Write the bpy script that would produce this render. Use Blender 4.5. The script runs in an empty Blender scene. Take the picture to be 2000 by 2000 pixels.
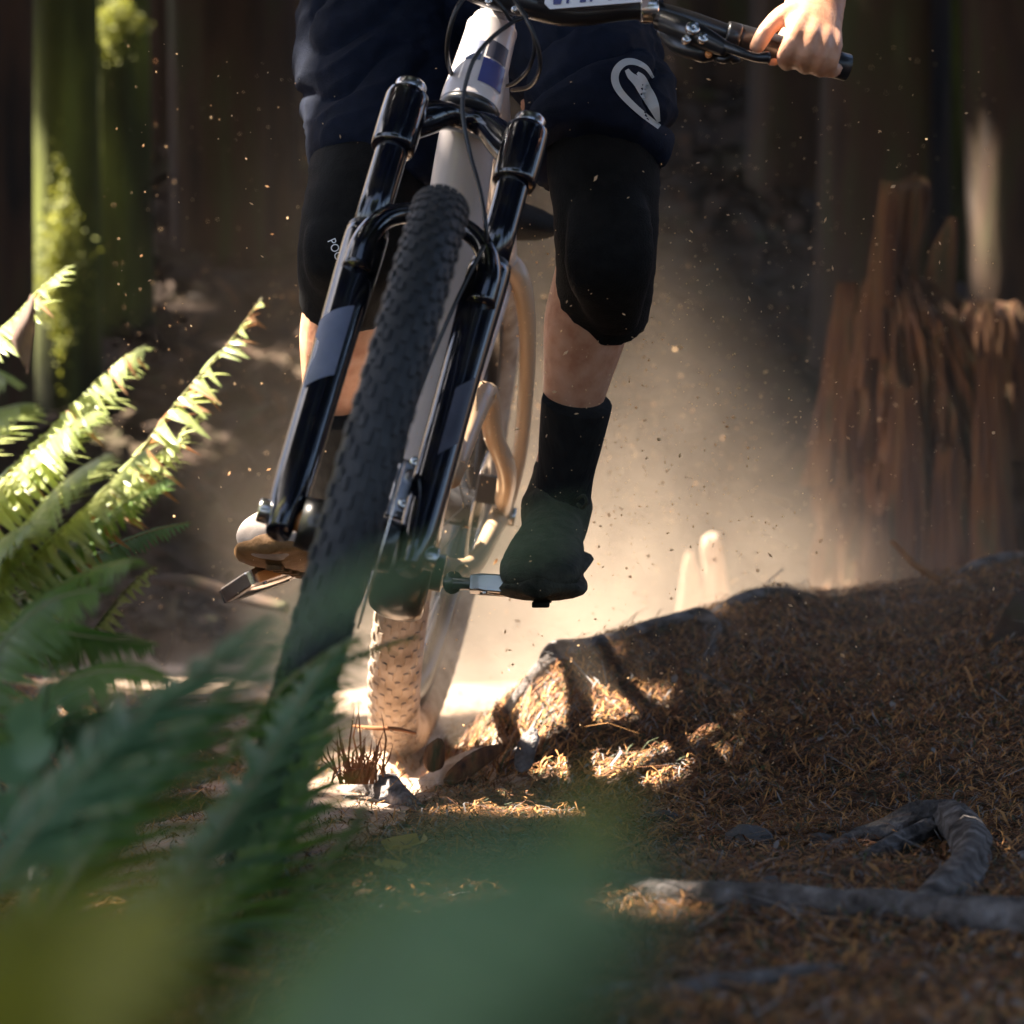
import bpy, bmesh, math, random
import numpy as np
from mathutils import Vector as V, Matrix, noise
random.seed(7); rng = np.random.default_rng(7)
C = bpy.context.scene.collection
sc = bpy.context.scene
# ---------------------------------------------------------------- camera, sky, sun, exposure
F = 5774.0; HZ = 902.0; CAMZ = 0.43
cam = bpy.data.cameras.new('camera'); camo = bpy.data.objects.new('camera', cam); C.objects.link(camo)
camo.location = (0, 0, CAMZ); camo.rotation_euler = (math.radians(90), 0, 0)
cam.sensor_width = 36; cam.lens = 36 * F / 2000; cam.shift_y = -(1000 - HZ) / 2000
cam.clip_start = 0.05; cam.clip_end = 400
cam.dof.use_dof = True; cam.dof.focus_distance = 3.5; cam.dof.aperture_fstop = 4.9
sc.camera = camo
SUN = V((-0.52, 0.05, 0.853)).normalized()           # direction towards the sun
w = bpy.data.worlds.new('World'); sc.world = w; w.use_nodes = True
nt = w.node_tree; bg = nt.nodes['Background']; sk = nt.nodes.new('ShaderNodeTexSky'); sk.sky_type = 'NISHITA'
sk.sun_disc = False; sk.sun_elevation = math.asin(SUN.z); sk.sun_rotation = math.atan2(SUN.x, SUN.y)
nt.links.new(sk.outputs[0], bg.inputs[0]); bg.inputs[1].default_value = 0.05; sk.air_density = 0.7; sk.dust_density = 2.5; sk.ozone_density = 0.6
sl = bpy.data.lights.new('sun', 'SUN'); sl.energy = 5.0; sl.angle = math.radians(0.53); sl.color = (1, 0.88, 0.74)
so = bpy.data.objects.new('sun', sl); C.objects.link(so); so.rotation_euler = SUN.to_track_quat('Z', 'Y').to_euler()
sc.view_settings.view_transform = 'Standard'; sc.view_settings.look = 'None'
sc.view_settings.exposure = 3.35; sc.view_settings.gamma = 1
sc.cycles.volume_bounces = 0; sc.cycles.max_bounces = 6; sc.cycles.transparent_max_bounces = 8
sc.cycles.use_denoising = True

def W(px, py, d): return V(((px - 1000) / F * d, d, CAMZ + (HZ - py) / F * d))
# ---------------------------------------------------------------- materials
def mat(name, cols, rough=.7, scale=20, stretch=(1, 1, 1), bump=0, bscale=None, metal=0, coat=0, sss=0, trans=0, detail=5, spec=.5, coords='Object'):
    m = bpy.data.materials.new(name); m.use_nodes = True; n = m.node_tree; b = n.nodes['Principled BSDF']
    b.inputs['Roughness'].default_value = rough; b.inputs['Metallic'].default_value = metal
    b.inputs['Coat Weight'].default_value = coat; b.inputs['Coat Roughness'].default_value = .06
    b.inputs['Specular IOR Level'].default_value = spec
    if sss:
        b.inputs['Subsurface Weight'].default_value = sss; b.inputs['Subsurface Radius'].default_value = (.012, .005, .003); b.inputs['Subsurface Scale'].default_value = 1
    tc = n.nodes.new('ShaderNodeTexCoord'); mp = n.nodes.new('ShaderNodeMapping'); n.links.new(tc.outputs[coords], mp.inputs[0])
    mp.inputs['Scale'].default_value = stretch
    nz = n.nodes.new('ShaderNodeTexNoise'); nz.inputs['Scale'].default_value = scale; nz.inputs['Detail'].default_value = detail
    n.links.new(mp.outputs[0], nz.inputs['Vector'])
    r = n.nodes.new('ShaderNodeValToRGB'); el = r.color_ramp.elements
    k = len(cols)
    while len(el) < k: el.new(.5)
    for i, c in enumerate(cols):
        el[i].position = .5 if k == 1 else .3 + .4 * i / (k - 1); el[i].color = (*c, 1)
    if k == 1: el[1].color = (*cols[0], 1)
    n.links.new(nz.outputs['Fac'], r.inputs[0]); n.links.new(r.outputs[0], b.inputs['Base Color'])
    if bump:
        bp = n.nodes.new('ShaderNodeBump'); bp.inputs['Strength'].default_value = bump; bp.inputs['Distance'].default_value = .01
        if bscale:
            nb = n.nodes.new('ShaderNodeTexNoise'); nb.inputs['Scale'].default_value = bscale; nb.inputs['Detail'].default_value = 6
            n.links.new(mp.outputs[0], nb.inputs['Vector']); src = nb
        else: src = nz
        n.links.new(src.outputs['Fac'], bp.inputs['Height']); n.links.new(bp.outputs[0], b.inputs['Normal'])
    if trans:
        t = n.nodes.new('ShaderNodeBsdfTranslucent'); mx = n.nodes.new('ShaderNodeMixShader'); mx.inputs[0].default_value = trans
        hs = n.nodes.new('ShaderNodeHueSaturation'); hs.inputs['Value'].default_value = 1.6; hs.inputs['Hue'].default_value = .485
        n.links.new(r.outputs[0], hs.inputs['Color']); n.links.new(hs.outputs[0], t.inputs[0])
        o = n.nodes['Material Output']; n.links.new(b.outputs[0], mx.inputs[1]); n.links.new(t.outputs[0], mx.inputs[2]); n.links.new(mx.outputs[0], o.inputs[0])
    return m
M = dict(
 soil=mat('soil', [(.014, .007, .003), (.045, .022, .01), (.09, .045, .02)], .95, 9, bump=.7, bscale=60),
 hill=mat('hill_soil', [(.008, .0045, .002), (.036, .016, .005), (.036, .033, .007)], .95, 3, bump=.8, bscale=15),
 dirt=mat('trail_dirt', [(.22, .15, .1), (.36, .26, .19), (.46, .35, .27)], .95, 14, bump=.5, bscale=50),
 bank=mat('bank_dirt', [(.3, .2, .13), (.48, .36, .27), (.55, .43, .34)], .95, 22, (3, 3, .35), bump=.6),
 bark=mat('bark', [(.006, .0038, .002), (.042, .021, .009), (.036, .036, .009)], .95, 6, (2, 2, .35), bump=1, bscale=9),
 moss=mat('mossy_bark', [(.01, .011, .003), (.05, .058, .009), (.12, .14, .02)], .95, 5, (1.5, 1.5, .4), bump=1, bscale=12),
 rot=mat('rotten_wood', [(.008, .004, .002), (.065, .024, .008), (.11, .05, .016), (.035, .036, .012)], .95, 13, (4, 4, .22), bump=1, bscale=22),
 pale=mat('pale_wood', [(.34, .22, .13), (.5, .38, .28), (.58, .47, .38)], .85, 18, (4, 4, .12), bump=.6),
 root=mat('root_bark', [(.015, .011, .009), (.07, .058, .052), (.13, .115, .11), (.22, .205, .2)], .9, 34, (1, 1, 1), bump=1, bscale=90),
 stone=mat('stone', [(.03, .028, .026), (.09, .085, .085)], .85, 30, bump=.5),
 tyre=mat('tyre_rubber', [(.016, .017, .019), (.028, .03, .033)], .62, 40, bump=.2),
 dusty=mat('dusty_rubber', [(.22, .16, .11), (.4, .31, .23), (.5, .42, .34)], .9, 30, bump=.3),
 fork=mat('gloss_black', [(.002, .003, .007), (.003, .004, .01), (.02, .017, .014)], .18, 28, coat=.9, spec=.4, detail=9),
 blackmetal=mat('black_metal', [(.008, .008, .009), (.014, .014, .016)], .35, 30, coat=.3),
 silver=mat('silver_metal', [(.5, .5, .52), (.65, .64, .62)], .25, 60, metal=1),
 frame=mat('frame_paint', [(.6, .53, .5), (.68, .62, .6)], .38, 9, coat=.5),
 tan=mat('tan_paint', [(.5, .34, .2), (.56, .4, .25)], .42, 9, coat=.3),
 blue=mat('blue_decal', [(.05, .06, .2), (.07, .08, .24)], .4, 20, coat=.3),
 decal=mat('grey_decal', [(.1, .12, .19), (.17, .19, .27)], .5, 25),
 darkdecal=mat('dark_badge', [(.03, .03, .045), (.06, .06, .08)], .4, 20),
 cable=mat('cable_black', [(.012, .012, .014), (.02, .02, .022)], .35, 30),
 skin=mat('skin', [(.46, .2, .11), (.57, .29, .17), (.62, .34, .22)], .5, 45, bump=.08, bscale=220, sss=.12),
 shorts=mat('shorts_cloth', [(.004, .007, .016), (.007, .011, .025)], .85, 60, bump=.25, bscale=500, spec=.15),
 jersey=mat('jersey_cloth', [(.01, .012, .03), (.02, .024, .05)], .85, 60, bump=.2, bscale=400, spec=.15),
 pad=mat('pad_cloth', [(.004, .004, .004), (.009, .0088, .0085)], .8, 80, bump=.3, bscale=400, spec=.15),
 sock=mat('sock_knit', [(.009, .009, .009), (.016, .016, .015)], .9, 90, (1, 1, .2), bump=.3, spec=.15),
 shoe=mat('shoe_upper', [(.02, .022, .016), (.055, .055, .04)], .75, 60, bump=.3, bscale=250, spec=.15),
 shoedust=mat('dusty_shoe', [(.3, .24, .2), (.42, .36, .32)], .8, 40, bump=.2),  # paler upper, used on the picture-left shoe
 sole=mat('gum_sole', [(.16, .075, .02), (.26, .13, .04)], .7, 60, bump=.4),
 orange=mat('orange_plastic', [(.7, .25, .06), (.8, .33, .1)], .4, 20),
 white=mat('white_plate', [(.72, .74, .78), (.8, .8, .82)], .5, 10),
 emblem=mat('emblem_print', [(.42, .46, .46), (.5, .54, .53)], .6, 30),
 glove=mat('helmet_shell', [(.03, .03, .035), (.05, .05, .06)], .35, 10, coat=.4),
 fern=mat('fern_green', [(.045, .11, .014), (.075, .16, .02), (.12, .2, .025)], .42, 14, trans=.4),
 fernlit=mat('fern_pale', [(.2, .27, .08), (.32, .38, .14), (.42, .45, .2)], .3, 14, trans=.45),  # brighter copy of the fern green: sunlight put into the colour
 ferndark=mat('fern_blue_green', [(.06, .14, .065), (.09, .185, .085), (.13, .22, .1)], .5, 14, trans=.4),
 olive=mat('fern_olive', [(.13, .15, .006), (.18, .185, .01), (.22, .215, .015)], .5, 10, trans=.35),
 stem=mat('frond_stem', [(.12, .12, .04), (.2, .17, .07)], .6, 30),
 mossleaf=mat('moss_tuft', [(.1, .12, .014), (.17, .19, .025), (.22, .23, .04)], .7, 30, trans=.35),  # mossy tufts, brightened to carry the sun patches on two trunks
 lichen=mat('pale_lichen', [(.4, .36, .28), (.52, .48, .4)], .8, 30, trans=.2),  # pale colour stands in for a sun fleck on the grey trunk
 dry=mat('dry_leaf', [(.2, .09, .03), (.34, .18, .07)], .7, 30, trans=.3),
 dead=mat('dead_leaf', [(.1, .06, .045), (.19, .12, .09)], .7, 30, trans=.2),
 yellow=mat('yellow_leaf', [(.35, .25, .05), (.45, .33, .1)], .6, 30, trans=.3),
 leaf=mat('canopy_leaf', [(.03, .06, .012), (.06, .1, .02)], .6, 3, trans=.25),
 needle_a=mat('needle_tan', [(.28, .125, .032), (.46, .23, .07)], .8, 12),
 needle_b=mat('needle_brown', [(.085, .03, .009), (.2, .075, .022)], .85, 12),
 needle_c=mat('needle_grey', [(.1, .09, .085), (.26, .24, .23)], .85, 12),
 needle_d=mat('needle_green', [(.03, .042, .012), (.06, .07, .022)], .8, 12),
 fleck=mat('dust_fleck', [(.6, .42, .22), (.75, .58, .34)], .8, 12, trans=.3),
)
# ---------------------------------------------------------------- mesh helpers
class MB:
    def __init__(s): s.v = []; s.f = []; s.m = []
    def add(s, vs, fs, mi=0):
        o = len(s.v); s.v += [tuple(v) for v in vs]; s.f += [tuple(i + o for i in f) for f in fs]; s.m += [mi] * len(fs); return s
    def build(s, name, mats, parent=None, smooth=True, loc=None):
        me = bpy.data.meshes.new(name); me.from_pydata(s.v, [], s.f)
        for m in (mats if isinstance(mats, (list, tuple)) else [mats]): me.materials.append(m)
        if len(set(s.m)) > 1: me.polygons.foreach_set('material_index', s.m)
        if smooth: me.polygons.foreach_set('use_smooth', [True] * len(me.polygons))
        me.update(); return link(name, me, parent)
def link(name, me, parent=None):
    o = bpy.data.objects.new(name, me); C.objects.link(o)
    if parent: put(o, parent)
    return o
def put(o, p):
    o.parent = p; o.matrix_parent_inverse = worldm(p).inverted()
def worldm(o):
    m = o.matrix_basis.copy()
    return (worldm(o.parent) @ o.matrix_parent_inverse @ m) if o.parent else m
def tag(o, label=None, cat=None, group=None, kind=None):
    if label: o['label'] = label
    if cat: o['category'] = cat
    if group: o['group'] = group
    if kind: o['kind'] = kind
    return o
def empty(name, loc, label, cat, group=None):
    o = bpy.data.objects.new(name, None); C.objects.link(o); o.location = loc; o.empty_display_size = .05
    return tag(o, label, cat, group)
def cr(pts, n):                                       # Catmull-Rom through rows of numbers
    P = np.array([list(p) for p in pts], float); P = np.vstack([2 * P[0] - P[1], P, 2 * P[-1] - P[-2]]); out = []
    for i in range(1, len(P) - 2):
        for k in range(n):
            t = k / n; a, b, c, d = P[i - 1:i + 3]
            out.append(.5 * (2 * b + (c - a) * t + (2 * a - 5 * b + 4 * c - d) * t * t + (3 * b - a - 3 * c + d) * t ** 3))
    out.append(P[-2]); return np.array(out)
def loft(rows, seg=16, n=4, ref=V((1, 0, 0)), cap=True, mb=None, mi=0, jit=0):
    """rows: (x,y,z, r_ref, r_other): ring ellipse; r_ref along ref direction."""
    mb = mb or MB(); R = cr(rows, n) if n > 1 else np.array([list(r) for r in rows], float); vs = []; fs = []; K = len(R)
    for i in range(K):
        c = V(R[i][:3]); t = (V(R[min(i + 1, K - 1)][:3]) - V(R[max(i - 1, 0)][:3]))
        if t.length < 1e-9: t = V((0, 0, 1))
        t.normalize(); u = (ref - t * ref.dot(t))
        if u.length < 1e-3: u = V((0, 1, 0)) - t * t.y
        u.normalize(); v = t.cross(u)
        for k in range(seg):
            a = 2 * math.pi * k / seg; q = 1 + (jit * noise.noise(V((math.cos(a) * 2, math.sin(a) * 2, i * .8 / n + c.x * 2))) + jit * .6 * noise.noise(V((math.cos(a) * 5, math.sin(a) * 5, i * .4 / n + c.y))) if jit else 0)
            vs.append(c + u * (math.cos(a) * R[i][3] * q) + v * (math.sin(a) * R[i][4] * q))
    for i in range(K - 1):
        for k in range(seg):
            a = i * seg + k; b = i * seg + (k + 1) % seg; fs.append((a, b, b + seg, a + seg))
    if cap: fs.append(tuple(range(seg))[::-1]); fs.append(tuple(range((K - 1) * seg, K * seg)))
    return mb.add(vs, fs, mi)
def tube(pts, r, seg=10, n=4, mb=None, mi=0, jit=0, taper=None):
    rows = []
    for i, p in enumerate(pts):
        q = r if taper is None else r * taper[i]
        rows.append((*p, q, q))
    return loft(rows, seg, n, V((.31, .87, .38)).normalized(), True, mb, mi, jit)
def box(c, ux, uy, uz, mb=None, mi=0, bev=.18):       # box with chamfered edges along uz; half vectors
    mb = mb or MB(); prof = [(-1, -1 + bev), (-1 + bev, -1), (1 - bev, -1), (1, -1 + bev), (1, 1 - bev), (1 - bev, 1), (-1 + bev, 1), (-1, 1 - bev)]
    vs = []; rings = [(-1, .86), (-.9, 1), (.9, 1), (1, .86)]
    for z, s in rings:
        for a, b in prof: vs.append(V(c) + V(ux) * (a * s) + V(uy) * (b * s) + V(uz) * z)
    fs = [tuple(range(8))[::-1], tuple(range(24, 32))]
    for i in range(3):
        for k in range(8): a = i * 8 + k; b = i * 8 + (k + 1) % 8; fs.append((a, b, b + 8, a + 8))
    return mb.add(vs, fs, mi)
def disc(c, nrm, r, h, seg=24, mb=None, mi=0, hole=0):
    mb = mb or MB(); nrm = V(nrm).normalized(); u = nrm.orthogonal().normalized(); v = nrm.cross(u); vs = []; fs = []
    prof = [(hole, -1), (r * .94, -1), (r, -.7), (r, .7), (r * .94, 1), (hole, 1)] if hole else [(r * .02, -1), (r * .94, -1), (r, -.7), (r, .7), (r * .94, 1), (r * .02, 1)]
    for q, z in prof:
        for k in range(seg): a = 2 * math.pi * k / seg; vs.append(V(c) + u * math.cos(a) * q + v * math.sin(a) * q + nrm * (z * h / 2))
    L = len(prof)
    for i in range(L):
        for k in range(seg):
            a = i * seg + k; b = i * seg + (k + 1) % seg; j = (i + 1) % L; fs.append((a, b, j * seg + (k + 1) % seg, j * seg + k))
    return mb.add(vs, fs, mi)
def torus(c, ax, up, R, prof, seg=96, mb=None, mi=0):
    """prof: list of (radial offset, lateral) closed loop."""
    mb = mb or MB(); ax = V(ax).normalized(); up = V(up).normalized(); fw = ax.cross(up); vs = []; fs = []; L = len(prof)
    for i in range(seg):
        a = 2 * math.pi * i / seg; d = up * math.cos(a) + fw * math.sin(a)
        for q, z in prof: vs.append(V(c) + d * (R + q) + ax * z)
    for i in range(seg):
        for k in range(L):
            j = (i + 1) % seg; fs.append((i * L + k, i * L + (k + 1) % L, j * L + (k + 1) % L, j * L + k))
    return mb.add(vs, fs, mi)
def remesh(mb, name, mats, voxel, parent=None, smooth=4, disp=None):
    o = mb.build(name, mats); md = o.modifiers.new('r', 'REMESH'); md.mode = 'VOXEL'; md.voxel_size = voxel; md.use_smooth_shade = True
    s = o.modifiers.new('s', 'SMOOTH'); s.factor = .5; s.iterations = smooth
    dg = bpy.context.evaluated_depsgraph_get(); me = bpy.data.meshes.new_from_object(o.evaluated_get(dg)); me.name = name
    bpy.data.objects.remove(o)
    if not me.materials:
        for m in (mats if isinstance(mats, list) else [mats]): me.materials.append(m)
    if disp:
        n = len(me.vertices); co = np.empty(n * 3); me.vertices.foreach_get('co', co); co = co.reshape(-1, 3)
        no = np.empty(n * 3); me.vertices.foreach_get('normal', no); no = no.reshape(-1, 3)
        d = np.array([disp(V(p)) for p in co]); me.vertices.foreach_set('co', (co + no * d[:, None]).ravel())
    me.polygons.foreach_set('use_smooth', [True] * len(me.polygons)); me.update()
    return link(name, me, parent)
def sstep(a, b, x): t = min(1, max(0, (x - a) / (b - a))); return t * t * (3 - 2 * t)
# ---------------------------------------------------------------- the ground
RIDGE = [W(*p) for p in ((800, 1560, 3.95), (880, 1500, 4.0), (930, 1440, 4.05), (1025, 1345, 4.12), (1120, 1272, 4.2), (1230, 1240, 4.3), (1355, 1215, 4.4), (1450, 1185, 4.5),
         (1530, 1165, 4.55), (1615, 1170, 4.6), (1760, 1150, 4.7), (1865, 1123, 4.75), (2000, 1090, 4.85), (2400, 1060, 5.1), (3200, 1050, 5.6))]
RX = np.array([p.x for p in RIDGE]); RY = np.array([p.y for p in RIDGE]); RZ = np.array([p.z for p in RIDGE])
def mound(x, y):
    if x < RX[0]: return 0
    yr = np.interp(x, RX, RY); zr = max(0, np.interp(x, RX, RZ)); yf = np.interp(x, [-.14, .1, .9], [3.86, 3.72, 3.25])
    if y <= yr: t = min(1, max(0, (y - yf) / (yr - yf))); return zr * (t ** 1.15) * (1.0 if t < 1 else 1)
    return zr * (1 - sstep(yr + .02, yr + .75, y))
def gz(x, y):
    z = mound(x, y) + .012 * noise.noise(V((x * 2.5, y * 2.5, 0))) + .006 * noise.noise(V((x * 9, y * 9, 3))) + .0035 * noise.noise(V((x * 31, y * 31, 5)))
    z += .32 * sstep(-.42, -1.6, x) * sstep(6.0, 4.0, y)                      # bank the ferns grow on
    if y > 6.2: z += .62 * (y - 6.2) ** 2 / (y - 6.2 + 2.0) + .12 * noise.noise(V((x * .8, y * .8, 9)))
    if -.15 < x < .06 and 3.8 < y < 4.3: z -= .03 * (1 - abs(noise.noise(V((x * 38, y * 5, 2))))) ** 5 * sstep(3.82, 3.9, y) * sstep(.06, .02, x)
    if y < 2.6: z -= .05 * sstep(2.6, 1.2, y)
    return z
def grid(xs, ys):
    mb = MB(); nx, ny = len(xs), len(ys)
    vs = [(x, y, gz(x, y)) for y in ys for x in xs]
    fs = [(j * nx + i, j * nx + i + 1, (j + 1) * nx + i + 1, (j + 1) * nx + i) for j in range(ny - 1) for i in range(nx - 1)]
    return mb.add(vs, fs)
xs = np.concatenate([np.linspace(-30, -2.2, 20), np.linspace(-2.1, 2.1, 300), np.linspace(2.2, 30, 20)])
ys = np.concatenate([np.linspace(-6, 1.5, 14), np.linspace(1.6, 6.2, 260), np.linspace(6.3, 12, 60), np.linspace(12.5, 60, 40)])
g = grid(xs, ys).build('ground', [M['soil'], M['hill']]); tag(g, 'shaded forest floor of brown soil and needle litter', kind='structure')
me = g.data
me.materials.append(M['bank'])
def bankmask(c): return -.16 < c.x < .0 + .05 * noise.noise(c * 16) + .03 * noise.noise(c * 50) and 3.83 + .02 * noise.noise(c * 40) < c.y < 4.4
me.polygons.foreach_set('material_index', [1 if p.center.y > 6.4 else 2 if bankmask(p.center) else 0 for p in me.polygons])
# the trail: a pale worn strip behind and under the rear wheel
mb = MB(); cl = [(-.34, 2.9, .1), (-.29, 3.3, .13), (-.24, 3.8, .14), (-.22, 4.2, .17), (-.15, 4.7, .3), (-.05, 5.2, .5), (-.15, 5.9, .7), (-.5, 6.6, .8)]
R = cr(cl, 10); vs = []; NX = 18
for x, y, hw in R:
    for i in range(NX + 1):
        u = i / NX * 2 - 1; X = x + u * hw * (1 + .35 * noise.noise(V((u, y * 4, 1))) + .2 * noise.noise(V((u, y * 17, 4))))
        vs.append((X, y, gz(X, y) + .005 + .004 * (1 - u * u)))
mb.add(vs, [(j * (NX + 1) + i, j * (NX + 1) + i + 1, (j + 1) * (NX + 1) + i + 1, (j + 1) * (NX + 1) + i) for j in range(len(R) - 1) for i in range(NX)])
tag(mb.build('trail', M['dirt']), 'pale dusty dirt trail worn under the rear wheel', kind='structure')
def G(px, d, dz=0): x = (px - 1000) / F * d; return V((x, d, gz(x, d) + dz))
def onground(px, py, lo=1.6, hi=7.5):                 # where the pixel's ray meets the ground
    d = lo
    while d < hi:
        p = W(px, py, d)
        if p.z <= gz(p.x, p.y): return p
        d += .006
    return W(px, py, hi)
# ---------------------------------------------------------------- bike frames of reference
CF = V((-.0485 * 3.0 + .285 * (-.074), 3.0, .356))
lean = math.atan(.285); UF = V((math.sin(lean), 0, math.cos(lean))); BF = V((-.0485, 1, 0)).normalized()
UF = (UF - BF * UF.dot(BF)).normalized(); NF = BF.cross(UF).normalized()      # NF points picture right
if NF.x < 0: NF = -NF
ha = math.radians(64); SD = (BF * math.cos(ha) + UF * math.sin(ha)).normalized(); FD = (UF * math.cos(ha) - BF * math.sin(ha)).normalized()
FD = -BF * math.sin(ha) + UF * math.cos(ha)                                   # ahead of the steering axis
def FK(s, n=0, f=0): return CF + SD * s + NF * n + FD * f
AR = W(874, 985, 4.25); HB = V((.092, 1, 0)).normalized(); l2 = math.radians(11.2)
UR = (V((math.sin(l2), 0, math.cos(l2)))); UR = (UR - HB * UR.dot(HB)).normalized(); NR = HB.cross(UR).normalized()
if NR.x < 0: NR = -NR
BB = W(793, 1105, 3.7)
bike = empty('mountain_bike', (CF.x - .09, 3.05, 0), 'mountain bike with black fork and pale frame leaning through the corner', 'bicycle')
def part(mb, name, m, par=bike, smooth=True): return mb.build(name, m, par, smooth)
def wheel(c, ax, up, R, hw, name, rubber, knobmat, kh=.0019):
    prof = []; r0 = hw
    for k in range(18):
        a = 2 * math.pi * k / 18; prof.append((-r0 * .95 + r0 * .95 * math.cos(a), hw * math.sin(a)))
    t = part(torus(c, ax, up, R - .006, prof, 128), 'tyre', rubber)
    ax = V(ax).normalized(); up = V(up).normalized(); fw = ax.cross(up); kb = MB(); rr = random.Random(3)
    for i in range(150):
        lats = (-.24, .24, -.74, .74) if i % 2 else (0, .5, -.5, -.98, .98)
        for l in lats:
            a = 2 * math.pi * (i + (.5 if abs(l) > .7 else 0)) / 150; d = up * math.cos(a) + fw * math.sin(a); tg = -up * math.sin(a) + fw * math.cos(a)
            th = l * 1.15; n = d * math.cos(th) + ax * math.sin(th); s = ax * math.cos(th) - d * math.sin(th)
            p = V(c) + d * (R - .006 - r0 * .95 + r0 * .95 * math.cos(th)) + ax * hw * math.sin(th)
            box(p + n * .0006, s * .0036, tg * .0066, n * kh, kb)
    tag(part(kb, 'tread', knobmat, t, False), kind='stuff')
    rim = [(-.006, -.014), (-.004, -.0165), (-.03, -.015), (-.036, 0), (-.03, .015), (-.004, .0165), (-.006, .014), (-.016, 0)]
    part(torus(c, ax, up, R - r0 * 1.9, rim, 96), 'rim', M['blackmetal'])
    part(disc(c, ax, .028, .1, 20), 'hub', M['blackmetal'])
    for i in range(28):
        a = 2 * math.pi * i / 28; b = a + (.5 if i % 2 else -.5); sd = .03 * (1 if i % 4 < 2 else -1)
        p0 = V(c) + (up * math.cos(b) + fw * math.sin(b)) * .026 + ax * sd
        p1 = V(c) + (up * math.cos(a) + fw * math.sin(a)) * (R - r0 * 1.9 - .03)
        part(tube([p0, p1], .001, 5, 1), 'spoke', M['blackmetal'])
    return t
wheel(CF, NF, UF, .371, .0285, 'front', M['tyre'], M['tyre'])
wheel(AR, NR, UR, .371, .036, 'rear', M['dusty'], M['dusty'], .0011)
# fork
for n in (-.068, .068):
    lo = part(loft([(*FK(s, n, f), r, q) for s, f, r, q in ((-.022, .004, .013, .017), (0, .003, .0165, .022), (.04, .001, .0205, .0225), (.2, 0, .0212, .0215), (.31, 0, .0235, .0235), (.345, 0, .0235, .0235))], 20, 4, NF), 'fork_lower', M['fork'])
    part(disc(FK(.347, n), SD, .0222, .012, 24), 'wiper_seal', M['blackmetal'], lo)
    part(disc(FK(0, n * 1.28), NF, .013, .014, 14), 'axle_cap', M['silver'], lo)
    part(tube([FK(.34, n), FK(.5, n)], .018, 20, 3), 'stanchion', M['fork'])
    part(loft([(*FK(s, n), r, r) for s, r in ((.455, .021), (.462, .0245), (.52, .0245), (.53, .021))], 20, 3, NF), 'crown_clamp', M['fork'])
    part(disc(FK(.536, n), SD, .0175, .014, 18), 'top_cap', M['silver'])
    # pale decal wrapped round the front of the lower leg
    ax = SD; u = (-BF).normalized(); u = (u - ax * u.dot(ax)).normalized(); vv = ax.cross(u)
    if vv.x < 0: vv = -vv
    mb = MB(); a0, a1 = (-1.25, .42) if n < 0 else (-.1, .75); s0, s1 = (.15, .235) if n < 0 else (.115, .195); vs = []
    for i in range(10):
        for j in range(13):
            s = s0 + (s1 - s0) * i / 9 + .022 * (j / 12 - .5); lo_ = a0 + (.35 if (n < 0 and i < 4) else 0) + (.5 * (1 if 3 < i < 7 and n < 0 else 0)); a = lo_ + (a1 - lo_) * j / 12
            rr = .0214 + .0012 + (.0 if s < .28 else .001); vs.append(FK(s, n) + (u * math.cos(a) + vv * math.sin(a)) * rr)
    mb.add(vs, [(i * 13 + j, i * 13 + j + 1, (i + 1) * 13 + j + 1, (i + 1) * 13 + j) for i in range(9) for j in range(12)])
    part(mb, 'decal', M['decal'] if n < 0 else M['darkdecal'], lo)
part(loft([(*FK(s, n, f), a, b) for n, s, f, a, b in ((-.068, .29, .016, .018, .016), (-.068, .325, .02, .017, .014), (-.056, .36, .014, .013, .012), (-.03, .384, .002, .013, .011), (0, .39, -.004, .013, .011), (.03, .384, .002, .013, .011), (.056, .36, .014, .013, .012), (.068, .325, .02, .017, .014), (.068, .29, .016, .018, .016))], 16, 5, BF), 'fork_arch', M['fork'])
part(loft([(*FK(s, n, f), a, b) for n, s, f, a, b in ((-.07, .49, 0, .02, .024), (-.045, .515, -.015, .016, .02), (-.025, .538, -.035, .03, .016), (0, .545, -.042, .034, .016), (.025, .538, -.035, .03, .016), (.045, .515, -.015, .016, .02), (.07, .49, 0, .02, .024))], 16, 5, BF), 'fork_crown', M['fork'])
# brake on the front wheel
part(disc(CF + NF * .036, NF, .09, .002, 40, hole=.066), 'brake_rotor', M['silver'])
ca = part(box(FK(.085, .046, -.04), NF * .016, BF * .02, SD * .035), 'brake_caliper', M['silver'], bike, False)
for s in (.06, .11): part(disc(FK(s, .046, -.02) - BF * .018, BF, .006, .008, 10), 'bolt', M['silver'], ca)
part(disc(CF - NF * .04, NF, .012, .03, 16), 'axle_lever', M['orange'])
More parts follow.
